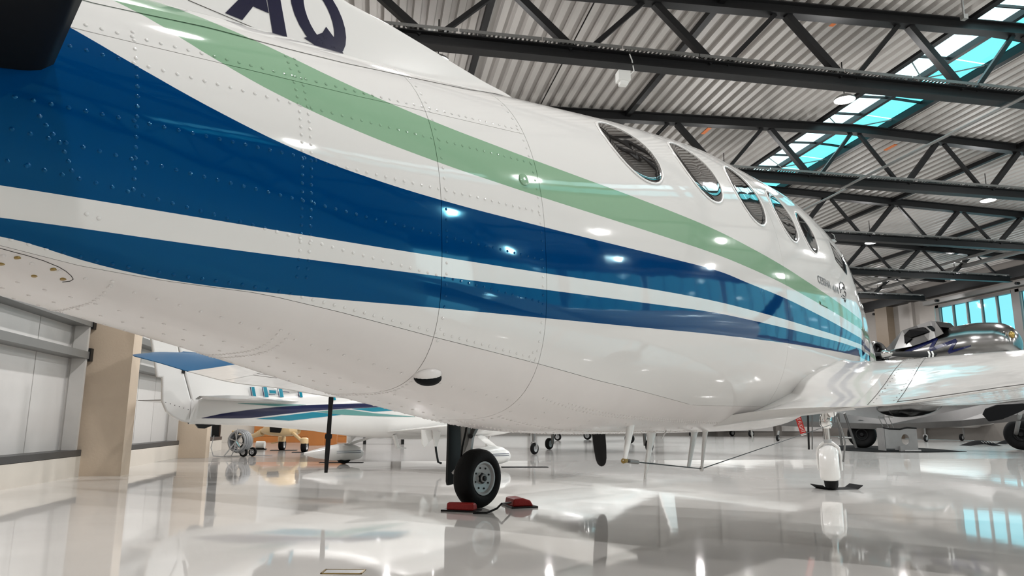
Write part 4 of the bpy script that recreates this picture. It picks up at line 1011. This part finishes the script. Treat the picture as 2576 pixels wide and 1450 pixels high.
for sg in (-1, 1):
    q = MB(); rows = []
    for l, le, te in ((.05, -1.75, -3.62), (.25, -2.3, -3.66), (.6, -2.75, -3.76), (1.35, -3.3, -4.05), (1.45, -3.45, -4.05)):
        rows.append([(le+(te-le)*t, sg*l, 1.05+.022*u) for t, u in ((0, 0), (.1, 1), (.4, 1), (1, .1), (1, -.1), (.4, -1), (.1, -1))])
    q.grid(np.array(rows), cv=True); k0 = len(q.v); q.v += list(map(tuple, rows[-1])); q.f.append(tuple(range(k0, k0+7))); st2 = q.build('tailplane', 'white', lp, smooth=True)
    q = MB(); q.prism([(-3.70, sg*.15, 1.045), (-3.66, sg*.15, 1.045), (-4.0, sg*1.3, 1.045), (-4.04, sg*1.3, 1.045)], (0, 0, .012)); q.build('elevator_tab', 'grey', st2)
# low wing with flap brackets, undercarriage with spats
for sg in (-1, 1):
    q = MB(); rows = []
    for l, le, te, z, th in ((.25, 1.15, -.75, .60, .13), (.6, 1.0, -.62, .62, .11), (2.0, .85, -.50, .72, .09), (4.3, .62, -.35, .92, .06), (4.45, .45, -.3, .95, .02)):
        rows.append([(le+(te-le)*t, sg*l, z+th*u) for t, u in ((0, 0), (.06, .5), (.25, .85), (.5, .8), (1, .05), (1, -.05), (.5, -.5), (.25, -.6), (.06, -.4))])
    q.grid(np.array(rows), cv=True); w2 = q.build('wing', 'white', lp, smooth=True)
    q = MB(); q.prism([(-.30, sg*1.15-.012, .62), (-.62, sg*1.15-.012, .64), (-.60, sg*1.15-.012, .42), (-.56, sg*1.15-.012, .37)], (0, .024, 0)); q.build('flap_bracket', 'white', w2)
def spat(px, pyb, nm):
    g = w_ = (ground(px, pyb)-A2)@AX2; h = bpy.data.objects.new('main_gear', None); COL.objects.link(h); h.parent = lp
    R = []
    for s, w, zt, zb in ((-.78, .015, .22, .18), (-.55, .07, .27, .12), (-.25, .12, .34, .075), (0, .135, .37, .06), (.2, .13, .35, .06), (.34, .10, .29, .09), (.42, .03, .22, .15)):
        R.append([(g[0]+s, g[1]+w*math.cos(a), (zt+zb)/2+(zt-zb)/2*math.sin(a)) for a in np.linspace(0, 2*PI, 21)[:-1]])
    q = MB(); q.grid(np.array(R), cv=True); sp_ = q.build('wheel_spat', 'white', h, smooth='all')
    wheel((g[0]+.02, g[1], .155), (0, 1, 0), .155, .11, h, bolts=0)
    inn = np.sign(g[1])
    q = MB(); rows = []
    for t in np.linspace(0, 1, 7):
        c = np.array([g[0]+.05+.28*t, g[1]-inn*.75*t, .34+.20*t]); rows.append([c+np.array([a, 0, b]) for a, b in ((-.09, 0), (0, .022), (.10, 0), (0, -.022))])
    q.grid(np.array(rows), cv=True); q.build('spring_leg', 'white', h, smooth=True)
    for d_ in (.0, .03):
        q = MB(); q.grid(np.array([[(g[0]+s, g[1]+w*math.cos(a), zc+d_) for a in np.linspace(PI, 2*PI, 9)] if False else [(g[0]+s, g[1]-w, .20+d_), (g[0]+s, g[1]-w, .208+d_)] for s, w, zc in ((-.2, .124, .2), (0, .139, .2), (.2, .134, .2), (.3, .113, .2))])); q.build('pinstripe', 'navy', sp_)
spat(862, 1168, 'a'); spat(1236, 1178, 'b')
q = MB(); g = (ground(1150, 1122)-A2)@AX2; q.beam(p2(992, 1094, -.30), p2(1001, 1127, -.30), .05, .05); q.beam(p2(999, 1127, -.30), p2(1020, 1128, -.30), .05, .015); q.build('boarding_step', 'white', lp)
q = MB(); q.tube([p2(1096, 1124, -1.15), p2(1097, 1135, -1.15), p2(1102, 1163, -1.15), p2(1110, 1166, -1.15)], .018, 6); q.build('tie_ring_strap', 'black', lp)
q = MB(); q.prism([p2(1089, 1083, -1.2), p2(1110, 1087, -1.2), p2(1100, 1124, -1.2), p2(1095, 1124, -1.2)], (0, .03, 0)); q.build('tie_bracket', 'white', lp)
q = MB(); q.ell((1.0, 0, 1.55), (.9, .46, .38), 24, 12); q.build('canopy', 'window', lp, smooth='all')
q = MB(); q.lathe([(0, .16), (.12, .14), (.26, .07), (.33, .001)], (2.68, 0, .92), (1, 0, 0), 18); q.build('spinner', 'white', lp, smooth=True)
ng2 = bpy.data.objects.new('nose_gear', None); COL.objects.link(ng2); ng2.parent = lp
wheel((1.75, 0, .15), (0, 1, 0), .15, .11, ng2, bolts=0)
q = MB(); q.tube([(1.75, .1, .15), (1.75, .1, .34), (1.8, 0, .62)], .022, 8); q.build('nose_leg', 'white', ng2)
q = MB(); q.lathe([(0, .03), (.3, .03)], (1.75, 0, .15), (0, 1, 0), 8); q.build('nose_axle', 'grey', ng2)
for (px, py, lab) in ((840, 1164.5, 'thin black mat under the rear wheel spat of the small white airplane'), (1300, 1176, 'thin black mat sticking out behind the red chocked wheel')):
    g = ground(px+15, py); q = MB(); q.prism([g+np.array([a, b, .001]) for a, b in ((-.38, -.10), (.42, -.16), (.44, .05), (-.36, .12))], (0, 0, .006)); t = q.build('rubber_mat', 'mat'); tag(t, lab, 'mat', 'thin black mats under wheels')

# black strap hanging from the port wing of the twin
s0, s1 = on_s(834, 985, -.6), on_s(820, 1190, -.6); s0 = A0+AX@s0; s1 = A0+AX@s1
s0 = s0-np.array([0, 0, .05])
t = thing('hanging_strap', 'long black strap hanging down in front of the small white airplane', 'strap', s0)
rr = _r2; q = MB(); rows = []
for k, (f_, w_) in enumerate(((0, .022), (.03, .024), (.25, .020), (.49, .022), (.5, .034), (.55, .034), (.56, .024), (.8, .022), (1.0, .016))):
    p = (s1-s0)*f_; rows.append([p+rr*w_*a+np.array([.0, 1, 0])*.012*b for a, b in ((-1, -1), (1, -1), (1, 1), (-1, 1))])
q.grid(np.array(rows), cv=True); q.build('webbing', 'black', t)
q = MB(); q.box((-.03, -.03, .0), (.03, .03, .06)); q.build('strap_hook', 'black', t)

# ================================================================== hose reel on wheels
g = ground(612, 1150.5)
t = thing('hose_reel', 'grey hose reel trolley with two small black wheels by the left wall', 'hose reel', g)
vd_ = g-CPOS; vd_[2] = 0; vd_ /= np.linalg.norm(vd_); rt = np.array([vd_[1], -vd_[0], 0]); up = np.array([0, 0, 1.0])
axr = -rt*.60-vd_*.80
def rl(x, y, z=0): return rt*x+up*y+vd_*z
c0 = rl(-.14, .33)
for k, (o_, R) in enumerate(((0, .205), (.05, .222), (.10, .228), (.15, .226), (.20, .218))):
    q = MB(); P = [[c0-axr*(o_-.02)+(R+.026*math.cos(b))*(math.cos(a)*np.cross(axr, up)+math.sin(a)*up)+axr*.026*math.sin(b) for b in np.linspace(0, 2*PI, 9)[:-1]] for a in np.linspace(0, 2*PI, 37)[:-1]]
    q.grid(np.array(P), cu=True, cv=True); q.build('hose_coil', 'hose', t, smooth='all')
q = MB(); q.lathe([(-.2, .13), (.0, .13)], c0, axr, 24, up=up); q.build('drum', 'steel_dark', t, smooth=True)
for k in range(6):
    a = 2*PI*k/6+.3; q = MB(); q.beam(c0+axr*.03, c0+axr*.03+.24*(math.cos(a)*np.cross(axr, up)+math.sin(a)*up), .012, .02); q.build('spoke', 'hub', t)
q = MB(); q.tube([c0+axr*.05, c0+axr*.05+rl(.13, -.19)], .018, 8); q.build('wheel_arm', 'chrome', t)
q = MB(); q.tube([c0-axr*.24, c0-axr*.24+rl(.13, -.19)], .018, 8); q.build('wheel_arm', 'chrome', t)
q = MB(); q.tube([c0+axr*.05, c0+axr*.05+rl(.02, .27)], .012, 8); q.tube([c0+axr*.05, c0+axr*.05+rl(-.22, -.31)], .012, 8); q.tube([c0+axr*.05, c0+axr*.05+rl(-.03, -.2), c0+rl(-.10, -.3), c0+rl(-.22, -.31)], .012, 8); q.build('stand_frame', 'hub', t)
wheel(rl(.0, .10), axr, .10, .06, t, bolts=0); wheel(rl(.04, .10)-axr*.24, axr, .10, .06, t, bolts=0)
q = MB(); q.tube([rl(-.62, .45, .1), rl(-.66, .2, .05), rl(-.60, .03), rl(-.45, .015), rl(-.2, .015, .1), rl(.6, .02, .3)], .008, 6); q.build('loose_hose', 'hose', t)

# ================================================================== cream ultralight by the orange boards
g1 = ground(765.5, 1138.5); g2 = ground(709, 1133.5)
t = thing('ultralight_airplane', 'cream ultralight airplane on arched legs in front of the orange boards', 'airplane', (g1+g2)/2)
def q3(px, py, d): return at(px, py, d)-(g1+g2)/2
dA = float((g1-CPOS)@_f); dB = float((g2-CPOS)@_f); dm = (dA+dB)/2
q = MB(); rows = []
for x, yt, yb, w in ((660, 1078, 1090, .10), (680, 1060, 1094, .35), (710, 1050, 1096, .45), (740, 1052, 1096, .40), (754, 1058, 1092, .2)):
    a, b = q3(x, yt, dm+.1), q3(x, yb, dm+.1); c = (a+b)/2; h = np.linalg.norm(a-b)/2
    rows.append([c+_f*w*math.cos(k)+np.array([0, 0, h*math.sin(k)]) for k in np.linspace(0, 2*PI, 17)[:-1]])
q.grid(np.array(rows), cv=True); bd = q.build('cabin', 'cream', t, smooth=True)
q = MB(); q.prism([q3(x, y, dm-.42) for x, y in ((678, 1074), (709, 1077), (704, 1090), (679, 1088))], _f*.05); q.build('cabin_opening', 'black', bd)
q = MB(); q.tube([q3(660, 1088, dm+.1), q3(636, 1098, dm+.2), q3(585, 1086, dm+.5)], [.10, .05, .03], 10); q.build('tail_boom', 'cream', t, smooth=True)
for (px, py, d) in ((765.5, 1138.5, dA), (709, 1133.5, dB)):
    h = bpy.data.objects.new('gear_leg', None); COL.objects.link(h); h.parent = t
    wheel(q3(px, py, d)+np.array([0, 0, .15]), _r2+np.array([0, 0, 0])*0 if False else np.array([.98, -.18, 0]), .16, .14, h, bolts=0)
    q = MB(); e = q3(px, py-26, d); q.lathe([(-.0, .06), (.02, .10), (.14, .10), (.17, .05), (.17, .0005)], e+np.array([0, 0, -.06]), (0, 0, 1), 14); q.build('mudguard', 'cream', h, smooth=True)
    q = MB(); s_ = q3(720, 1094, dm); q.tube([s_, s_*.6+e*.4+np.array([0, 0, .10]), e+np.array([0, 0, -.03])], [.05, .045, .035], 8); q.build('leg', 'cream', h, smooth=True)
    g = q3(px+5, py, d); q = MB(); q.box((-.34, -.14, .0), (.34, .14, .008), fn=lambda p: g+np.array([p[0], p[1], p[2]-.002])); q.build('wheel_mat', 'mat', t)
q = MB(); q.beam(q3(684, 1116, dB), q3(709, 1112, dB), .10, .03); q.build('tail_strut', 'cream', t)
g = ground(654, 1132); t2 = thing('white_canister', 'small white canister on the floor behind the hose reel', 'canister', g)
q = MB(); q.tube([np.array([-.1, 0, .13]), np.array([.12, -.03, .13])], .1, 14); q.build('canister_body', 'plastic', t2, smooth=True)
q = MB(); q.box((-.14, -.1, 0), (.16, .1, .03)); q.build('cradle', 'black', t2)
g = ground(880, 1118); t = thing('work_bench', 'black bench far back beside the orange boards', 'bench', g)
q = MB(); q.box((-.9, -.3, .42), (1.9, .3, .55)); q.build('bench_top', 'black', t)
for x in (-.8, .5, 1.8):
    q = MB(); q.box((x-.05, -.25, 0), (x+.05, .25, .42)); q.build('leg', 'black', t)
for i, (px, py, s, lab) in enumerate(((795, 1121, .5, 'stacked brown box beside the orange boards, nearer one'), (832, 1120, .40, 'brown box right of the stacked box by the orange boards'))):
    g = ground(px, py); q = MB(); q.box((-s/2, -s/2, 0), (s/2, s/2, s*1.2)); q.box((-s/2-.01, -.03, s*1.2-.005), (s/2+.01, .03, s*1.2+.004)); t = q.build('wooden_box', 'wood'); t.location = g; tag(t, lab, 'box')

# ================================================================== polished vintage airplane on the right
DW = 21.6
gv = ground(2171, 1128)
va = thing('vintage_airplane', 'polished silver vintage airplane with a navy zigzag stripe, nose to the right', 'airplane', gv)
def q4(px, py, d): return at(px, py, d)-gv
SEC = [(2100, 925, 968, 24.2), (2180, 893, 955, 23.4), (2240, 874, 950, 22.8), (2300, 850, 945, 22.1), (2360, 833, 938, 21.5), (2420, 820, 932, 20.9), (2480, 811, 924, 20.3), (2520, 811.5, 915, 19.95), (2545, 819, 903, 19.7), (2560, 834, 890, 19.55), (2567, 852, 874, 19.5)]
sx = [p[0] for p in SEC]
def vsec(px): return [float(pchip(sx, [p[k] for p in SEC], px)) for k in (1, 2, 3)]
axv = q4(2540, 865, 19.75)-q4(2240, 905, 22.8); axv /= np.linalg.norm(axv); sdv = np.cross(axv, np.array([0, 0, 1.0])); sdv /= np.linalg.norm(sdv); upv = np.cross(sdv, axv)
rows = []
for px in np.r_[np.linspace(2100, 2500, 26), np.linspace(2512, 2566, 12)]:
    a, b, d = vsec(px); c = q4(px, (a+b)/2, d); h = (b-a)/2*d/F_PX
    rows.append([c+sdv*h*.86*math.cos(k)+upv*h*math.sin(k) for k in np.linspace(0, 2*PI, 33)[:-1]])
q = MB(); q.grid(np.array(rows), cv=True); q.v += list(map(tuple, rows[-1])); q.f.append(tuple(range(len(q.v)-32, len(q.v)))); vf = q.build('fuselage', 'silver', va, smooth=True)
from mathutils.bvhtree import BVHTree
bvf = BVHTree.FromPolygons([v.co[:] for v in vf.data.vertices], [tuple(p.vertices) for p in vf.data.polygons])
def vpt(px, py, off=.012, tree=None):
    o_ = CPOS-gv; d = ray(px, py); d = d/np.linalg.norm(d); h = (tree or bvf).ray_cast(o_.tolist(), d.tolist())
    if h[0] is None: return q4(px, py, vsec(px)[2]-.3)
    return np.array(h[0])-d*off
zz_ = [(2262, 893), (2312, 872), (2355, 851.5), (2340, 880), (2372, 869), (2404, 857), (2387, 887), (2440, 871)]
q = MB()
for i in range(len(zz_)-1):
    a, b = np.array(zz_[i], float), np.array(zz_[i+1], float); n = np.array([-(b-a)[1], (b-a)[0]]); n /= np.linalg.norm(n); wd = [2.8, 4.0, 4.4, 4.2, 4.2, 4.2, 3.6, 1.6]
    a2 = a-(b-a)/np.linalg.norm(b-a)*1.5; b2 = b+(b-a)/np.linalg.norm(b-a)*1.5
    q.grid(np.array([[vpt(*(a2+(b2-a2)*t-n*(wd[i]+(wd[i+1]-wd[i])*t))), vpt(*(a2+(b2-a2)*t+n*(wd[i]+(wd[i+1]-wd[i])*t)))] for t in np.linspace(0, 1, 7)]))
q.build('zigzag_stripe', 'navy', va)
# cockpit canopy
cp = [(2262, 862), (2290, 833), (2362, 809), (2374, 812), (2388, 826), (2340, 846), (2300, 858)]
q = MB(); rows = []
for (xt, yt, xb, yb, d) in ((2258, 868, 2252, 886, 22.6), (2289, 834, 2275, 882, 22.2), (2325, 821, 2320, 874, 21.85), (2361, 809.5, 2362, 860, 21.45), (2372, 811, 2380, 852, 21.3), (2386, 825, 2400, 842, 21.1)):
    T, B_ = q4(xt, yt, d), q4(xb, yb, d); hw = .50
    rows.append([B_-sdv*hw, T-sdv*hw*.75, T, T+sdv*hw*.75, B_+sdv*hw])
q.grid(np.array(rows)); cn = q.build('canopy', 'silver', va)
bvc = BVHTree.FromPolygons([v.co[:] for v in cn.data.vertices], [tuple(p.vertices) for p in cn.data.polygons])
nn = (-sdv if (-sdv)@(-_f) > 0 else sdv)
for pts in ([(2273, 845), (2287, 830), (2323, 823), (2338, 835), (2292, 850)], [(2331, 822), (2365, 815), (2379, 825), (2345, 834)], [(2274, 846), (2283, 844), (2293, 852), (2276, 866)]):
    q = MB(); P4 = [vpt(x, y, .03, bvc) for x, y in pts]; q.add(P4, [tuple(range(len(P4)))]); q.build('cockpit_window', 'blackglass', va)
# nose lamp and round fittings
q = MB(); q.ell(vpt(2545, 843, .0), (.08, .08, .10), 16, 10); q.build('nose_lamp', 'gold', va, smooth='all')
q = MB(); q.lathe([(0, .07), (.02, .07), (.025, .05)], vpt(2526, 841, -.01), nn, 20); q.build('nose_port', 'chrome', va)
# near engine with propeller, under the nose of the big twin
ec = q4(2215, 893, 20.6); ea = axv
q = MB(); q.lathe([(-1.5, .20), (-1.0, .34), (-.5, .40), (-.08, .40), (0, .36), (-.03, .33), (-.3, .33)], ec, ea, 32); en = q.build('engine_cowl', 'silver', va, smooth='all')
q = MB(); q.lathe([(-.28, .33), (-.28, .001)], ec, ea, 24); q.build('cowl_interior', 'black', en)
for k in range(9):
    a = 2*PI*k/9; u = math.cos(a)*np.array([0, 0, 1.0])+math.sin(a)*sdv; q = MB(); q.tube([ec-ea*.2+u*.08, ec-ea*.2+u*.30], .05, 8); q.build('engine_cylinder', 'steel_dark', en)
q = MB(); q.lathe([(-.25, .12), (.05, .13), (.18, .13), (.30, .09), (.40, .001)], ec, ea, 20); q.build('spinner', 'chrome', en, smooth=True)
for k, (pt, L) in enumerate((((2356, 892), 1), ((2188, 860), 1))):
    tip = q4(*pt, 20.5) if k == 0 else ec+ea*.15+(ec+ea*.15-q4(2356, 892, 20.5))*.9
    o0 = ec+ea*.15; u = tip-o0; Lb = np.linalg.norm(u); u /= Lb; w = np.cross(u, ea); w /= np.linalg.norm(w); rows = []
    for f_, c in ((.08, .05), (.3, .075), (.6, .09), (.9, .085), (.97, .06), (1.0, .02)):
        rows.append([o0+u*Lb*f_+w*c*a+ea*.02*b for a, b in ((-1, 0), (0, 1), (1, 0), (0, -1))])
    q = MB(); q.grid(np.array(rows), cv=True); bl2 = q.build('propeller_blade', 'steel_dark', en, smooth=True)
    for f_ in (.83, .90):
        q = MB(); q.grid(np.array([[o0+u*Lb*(f_+df)+w*.093*a+ea*.024*b for a, b in ((-1, 0), (0, 1), (1, 0), (0, -1))] for df in (0, .035)]), cv=True); q.build('blade_band', 'plastic', bl2)
# wing, far nacelle and undercarriage seen under the big twin's wing
def slab(pts, thick, name, m, parent=va):
    q = MB(); q.prism([q4(*p) for p in pts], thick); return q.build(name, m, parent)
slab([(1960, 1072, 24.5), (2130, 1078, 23.6), (2240, 1082, 23.0), (2420, 1074, 21.2), (2600, 1056, 19.4), (2640, 1000, 20.0), (2420, 1000, 22.5), (2150, 1010, 24.5), (1970, 1040, 25.0)], np.array([0, 0, .18]), 'wing', 'silverdull')
q = MB(); q.ell(q4(2285, 1020, 20.8), (1.0, .42, .34), 24, 14, np.stack([axv, sdv, np.array([0, 0, 1.0])], 1)); q.build('engine_nacelle', 'silver', va, smooth='all')
q = MB(); q.prism([q4(x, y, 18.2) for x, y in ((2475, 1044), (2482, 1030), (2510, 1020), (2576, 1016), (2600, 1020), (2560, 1040), (2520, 1056), (2490, 1061))], _f*.06); q.build('wheel_well', 'blackmatt', va)
wheel(q4(2171, 1128, float((gv-CPOS)@_f))+np.array([0, 0, .44]), np.array([-.62, -.78, 0]), .44, .34, va, hubm='steel_dark', bolts=0, rh=.40)
q = MB(); q.lathe([(-.16, .455), (-.12, .475), (.12, .475), (.16, .455)], q4(2171, 1128, float((gv-CPOS)@_f))+np.array([0, 0, .44]), np.array([-.62, -.78, 0]), 20, a0=-.9, a1=.9); q.build('wheel_fairing', 'black', va, smooth='all')
for a, b in (((2124, 1040), (2154, 1127)), ((2105, 1040), (2118, 1122))):
    q = MB(); q.tube([q4(*a, 20.6), q4(*b, 20.6)], .035, 8); q.build('gear_strut', 'silverdull', va)
q = MB(); q.tube([q4(2108, 1103, 20.6), q4(2147, 1102, 20.6)], .025, 8); q.build('cross_strut', 'grey', va)
g = ground(1957, 1110.5); q = MB()
wheel(np.array(g)-gv+np.array([0, 0, .14]), np.array([.7, -.7, 0]), .14, .12, va, bolts=0)
q = MB(); q.tube([np.array(g)-gv+np.array([0, 0, .14]), np.array(g)-gv+np.array([.1, .05, .45])], .05, 8); q.build('tail_leg', 'grey', va)
g = ground(2566, 1133)
wheel(np.array(g)-gv+np.array([.12, 0, .48]), np.array([-.8, -.6, 0]), .48, .34, va, hubm='steel_dark', bolts=0, rh=.40)
q = MB(); q.tube([np.array(g)-gv+np.array([.12, .2, .48]), q4(2566, 1040, 19.0)], .06, 8); q.build('gear_strut', 'grey', va)
# step stand, drip mat, loose cowlings
g = ground(2262, 1136)
t = thing('maintenance_stand', 'grey sheet-metal stand with a round cut-out under the silver engine', 'stand', g)
bx, by = np.array([.96, -.28, 0]), np.array([.28, .96, 0])
def sb(p): return bx*p[0]+by*p[1]+np.array([0, 0, p[2]])
q = MB(); hole = [(.12+.11*math.cos(a), .34+.15*math.sin(a)) for a in np.linspace(0, 2*PI, 17)[:-1]]
out = [(.12+.30*(1 if abs(math.cos(a)) >= abs(math.sin(a)) else abs(math.cos(a)/math.sin(a)))*(1 if math.cos(a) > 0 else -1) if True else 0, .34+.30*(1 if abs(math.sin(a)) >= abs(math.cos(a)) else abs(math.sin(a)/math.cos(a)))*(1 if math.sin(a) > 0 else -1)) for a in np.linspace(0, 2*PI, 17)[:-1]]
q.grid(np.array([[sb((x, -.2, z)) for x, z in hole], [sb((x, -.2, z)) for x, z in out], [sb((x, -.18, z)) for x, z in out], [sb((x, -.18, z)) for x, z in hole]]), cu=True, cv=True); q.build('front_plate', 'standgrey', t)
q = MB(); q.box((-.45, -.2, .08), (-.18, -.18, .66), fn=sb); q.box((-.46, -.2, .02), (-.43, .3, .66), fn=sb); q.build('side_plate', 'standgrey', t)
q = MB(); q.box((.42, -.2, .02), (.45, .3, .64), fn=sb); q.build('side_plate', 'standgrey', t)
q = MB(); q.tube([sb((-.47, -.2, .68)), sb((-.3, -.2, .64)), sb((0, -.2, .63)), sb((.2, -.2, .68)), sb((.45, -.2, .66))], .025, 8); q.build('edge_padding', 'black', t)
q = MB(); q.tube([sb((.0, -.35, .02)), sb((.45, -.35, .03))], .035, 8); q.box((-.1, -.35, 0), (.02, -.25, .15), fn=sb); q.build('stand_foot', 'standgrey', t)
for k in range(3):
    q = MB(); q.tube([sb((-.35+.14*k, 0, .60)), sb((-.5+.14*k, 0, 1.0))], .012, 6); q.build('hand_rail', 'grey', t)
q = MB(); q.tube([sb((-.5, 0, .98)), sb((-.1, 0, .98))], .012, 6); q.build('hand_rail', 'grey', t)
q = MB(); q.prism([ground(x, y) for x, y in ((2110, 1122), (2160, 1121), (2345, 1130), (2432, 1137.5), (2330, 1139), (2200, 1138.5), (2115, 1134))], (0, 0, .01)); t = q.build('drip_mat', 'blackmatt'); tag(t, 'large black drip mat under the silver airplane\'s big wheel', 'mat')
for (px, py, L, lab) in ((2467, 1122, 1.0, 'black louvred engine cowling panel lying on the floor'), (2545, 1118, .8, 'dark cowling piece lying against the big tyre at the right')):
    g = ground(px, py); t = thing('cowling_panel', lab, 'cowling', g, group='loose cowlings on the floor')
    q = MB(); P = [[(L*.62*x, .35*y-.0, .005+.19*(1-abs(x)**2.2)*math.cos(y*1.4)**.8) for y in np.linspace(-1, 1, 11)] for x in np.linspace(-1, 1, 15)]
    q.grid(np.array(P)); c = q.build('cowling_skin', 'blackmatt', t, smooth='all'); c.rotation_euler = (0, 0, -.2)
    for k in range(5):
        q = MB(); x = -.1+.1*k; q.tube([(x, -.22, .172), (x+.05, -.30, .10)], .014, 6); l_ = q.build('louvre', 'grey', t); l_.rotation_euler = (0, 0, -.2)

# ================================================================== airplanes farther back: what shows below the twin's belly
def far_plane(name, lab, nose, mains, R, m='white', heading=None):
    gs_ = [ground(*p) for p in mains]; c = sum(gs_)/2; gn = ground(*nose); hd = gn-c; hd[2] = 0; hd /= np.linalg.norm(hd); sd = np.array([hd[1], -hd[0], 0])
    t = thing(name, lab, 'airplane', c, np.stack([hd, -sd, np.array([0, 0, 1.0])], 1)); L = float(np.linalg.norm(gn-c))
    def lc(p): d = np.asarray(p)-c; return np.array([d@hd, -(d@sd), d[2]])
    rows = []
    for s, w, zb, zt in ((-5.0, .08, 1.25, 1.45), (-3.5, .25, 1.0, 1.5), (-1.5, .5, .72, 1.7), (0, .6, .62, 1.95), (1.2, .58, .62, 1.8), (L+.3, .4, .7, 1.35), (L+1.1, .08, .95, 1.1)):
        rows.append([(s, w*math.cos(a), (zb+zt)/2+(zt-zb)/2*math.sin(a)) for a in np.linspace(0, 2*PI, 21)[:-1]])
    q = MB(); q.grid(np.array(rows), cv=True); q.build('fuselage', m, t, smooth='all')
    for sg in (-1, 1):
        q = MB(); rows = []
        for l, le, te, z, th in ((.3, 1.1, -.8, .78, .12), (5.2, .6, -.4, 1.15, .06), (5.35, .4, -.3, 1.17, .015)):
            rows.append([(le+(te-le)*f_, sg*l, z+th*u) for f_, u in ((0, 0), (.1, .7), (.4, 1), (1, .1), (1, -.1), (.4, -.6), (.1, -.5))])
        q.grid(np.array(rows), cv=True); q.build('wing', m, t, smooth=True)
        q = MB(); q.prism([(-4.3, sg*.05, 1.40), (-5.1, sg*.05, 1.40), (-5.1, sg*1.7, 1.46), (-4.6, sg*1.7, 1.46)], (0, 0, .05)); q.build('tailplane', m, t)
    q = MB(); q.prism([(-4.1, -.03, 1.45), (-5.2, -.03, 1.4), (-5.5, -.03, 2.7), (-5.0, -.03, 2.7)], (0, .06, 0)); q.build('fin', m, t)
    q = MB(); q.ell((.7, 0, 1.75), (.9, .45, .35), 16, 8); q.build('canopy', 'window', t, smooth='all')
    for p in gs_:
        k = lc(p); wheel(k+np.array([0, 0, R]), (0, 1, 0), R, R*.75, t, bolts=0)
        q = MB(); q.tube([k+np.array([0, .12*np.sign(-k[1]), R]), k+np.array([.05, .14*np.sign(-k[1]), .85])], .045, 8); q.build('gear_leg', 'grey', t)
    k = lc(gn); rn = R*.85; wheel(k+np.array([0, 0, rn]), (0, 1, 0), rn, rn*.7, t, bolts=0)
    for s_ in (-1, 1):
        q = MB(); q.tube([k+np.array([0, s_*rn*.5, rn]), k+np.array([.03, s_*rn*.55, rn*2.0]), k+np.array([.03, 0, rn*2.4])], .022, 8); q.build('nose_fork', 'hub', t)
    q = MB(); q.tube([k+np.array([.03, 0, rn*2.3]), k+np.array([.03, 0, 1.0])], .04, 8); q.build('nose_leg', 'grey', t)
    return t
far_plane('light_airplane', 'white airplane farther back whose nose wheel shows right of the chocked wheel', (1344.5, 1144), ((1381.7, 1131.5), (1634, 1138)), .165)
far_plane('light_airplane', 'distant airplane whose small wheels show behind the black propeller blade', (1403, 1109.5), ((1478, 1107), (1584, 1117)), .19, 'silverdull')
far_plane('light_airplane', 'white airplane at the far right under the silver wing', (2330, 1112.5), ((2420, 1110), (2522, 1109)), .17)
far_plane('light_airplane', 'distant airplane in the middle of the hall near its far wall', (1740, 1100), ((1842, 1098), (1890, 1100.5)), .2)

# ================================================================== chocks and mats round the twin's wheels
def chock(px0, py0, px1, py1, depth, h, lab, m):
    a, b = ground(px0, py0), ground(px1, py1); c = (a+b)/2; u = (b-a)/np.linalg.norm(b-a); v = np.array([-u[1], u[0], 0]); L = np.linalg.norm(b-a)
    t = thing('wheel_chock', lab, 'chock', c, np.stack([u, v, np.array([0, 0, 1.0])], 1), 'red wheel chocks')
    q = MB(); pr = [(0, .012), (depth, .012), (depth*.85, h*.75), (depth*.5, h), (.012, h*.92)]
    q.prism([(-L/2+.01, y, z) for y, z in pr], (L-.02, 0, 0)); o = q.build('chock_block', m, t); bv = o.modifiers.new('edge', 'BEVEL'); bv.width = .012; bv.segments = 2
    q = MB(); q.box((-L/2-.03, -.02, 0), (L/2+.02, depth+.03, .014)); q.build('chock_base', 'black', t); return t
chock(1119, 1287, 1193, 1290, .12, .075, 'red wheel chock to the left of the near black tyre', 'redpaint')
ch = chock(1268, 1272, 1291, 1280, .20, .085, 'red and black chock on the right side of the near black tyre', 'redpaint')
q = MB(); q.tube([ground(1190, 1291, .01), ground(1225, 1291, .012), ground(1250, 1280, .04), ground(1262, 1268, .08), ground(1285, 1265, .05)], .009, 8); t = q.build('chock_rope', 'black'); tag(t, 'thin black cord joining the two red chocks on the floor', 'rope')
mp = [ground(*p) for p in ((2052, 1240), (2157, 1239), (2153, 1222), (2057, 1221))]; c = sum(mp)/4
t = thing('wheel_mat', 'dark rubber mat with upturned ends under the white nose gear', 'mat', c)
u = (mp[1]-mp[0])/np.linalg.norm(mp[1]-mp[0]); v = np.array([-u[1], u[0], 0]); L = np.linalg.norm(mp[1]-mp[0])/2
q = MB(); rows = [[u*L*x+v*y+np.array([0, 0, .004+.045*max(0, abs(x)-.72)/.28]) for y in (-.13, .13)] for x in np.linspace(-1, 1, 17)]
q.grid(np.array(rows)); o = q.build('mat_sheet', 'mat', t); sm = o.modifiers.new('thick', 'SOLIDIFY'); sm.thickness = .008; sm.offset = 1
# floor socket with brass frame
g = ground(864, 1440)
t = thing('floor_socket', 'brass framed floor socket at the bottom edge of the picture', 'socket', g, np.stack([np.array([.98, -.18, 0]), np.array([.18, .98, 0]), np.array([0, 0, 1.0])], 1))
for a, b in (((-.105, -.055), (.105, -.045)), ((-.105, .045), (.105, .055)), ((-.105, -.055), (-.095, .055)), ((.095, -.055), (.105, .055))):
    q = MB(); q.box((*a, .0005), (*b, .005)); q.build('frame_bar', 'gold', t)
q = MB(); q.box((-.094, -.044, .0005), (.094, .044, .003)); q.build('socket_lid', 'hub', t)
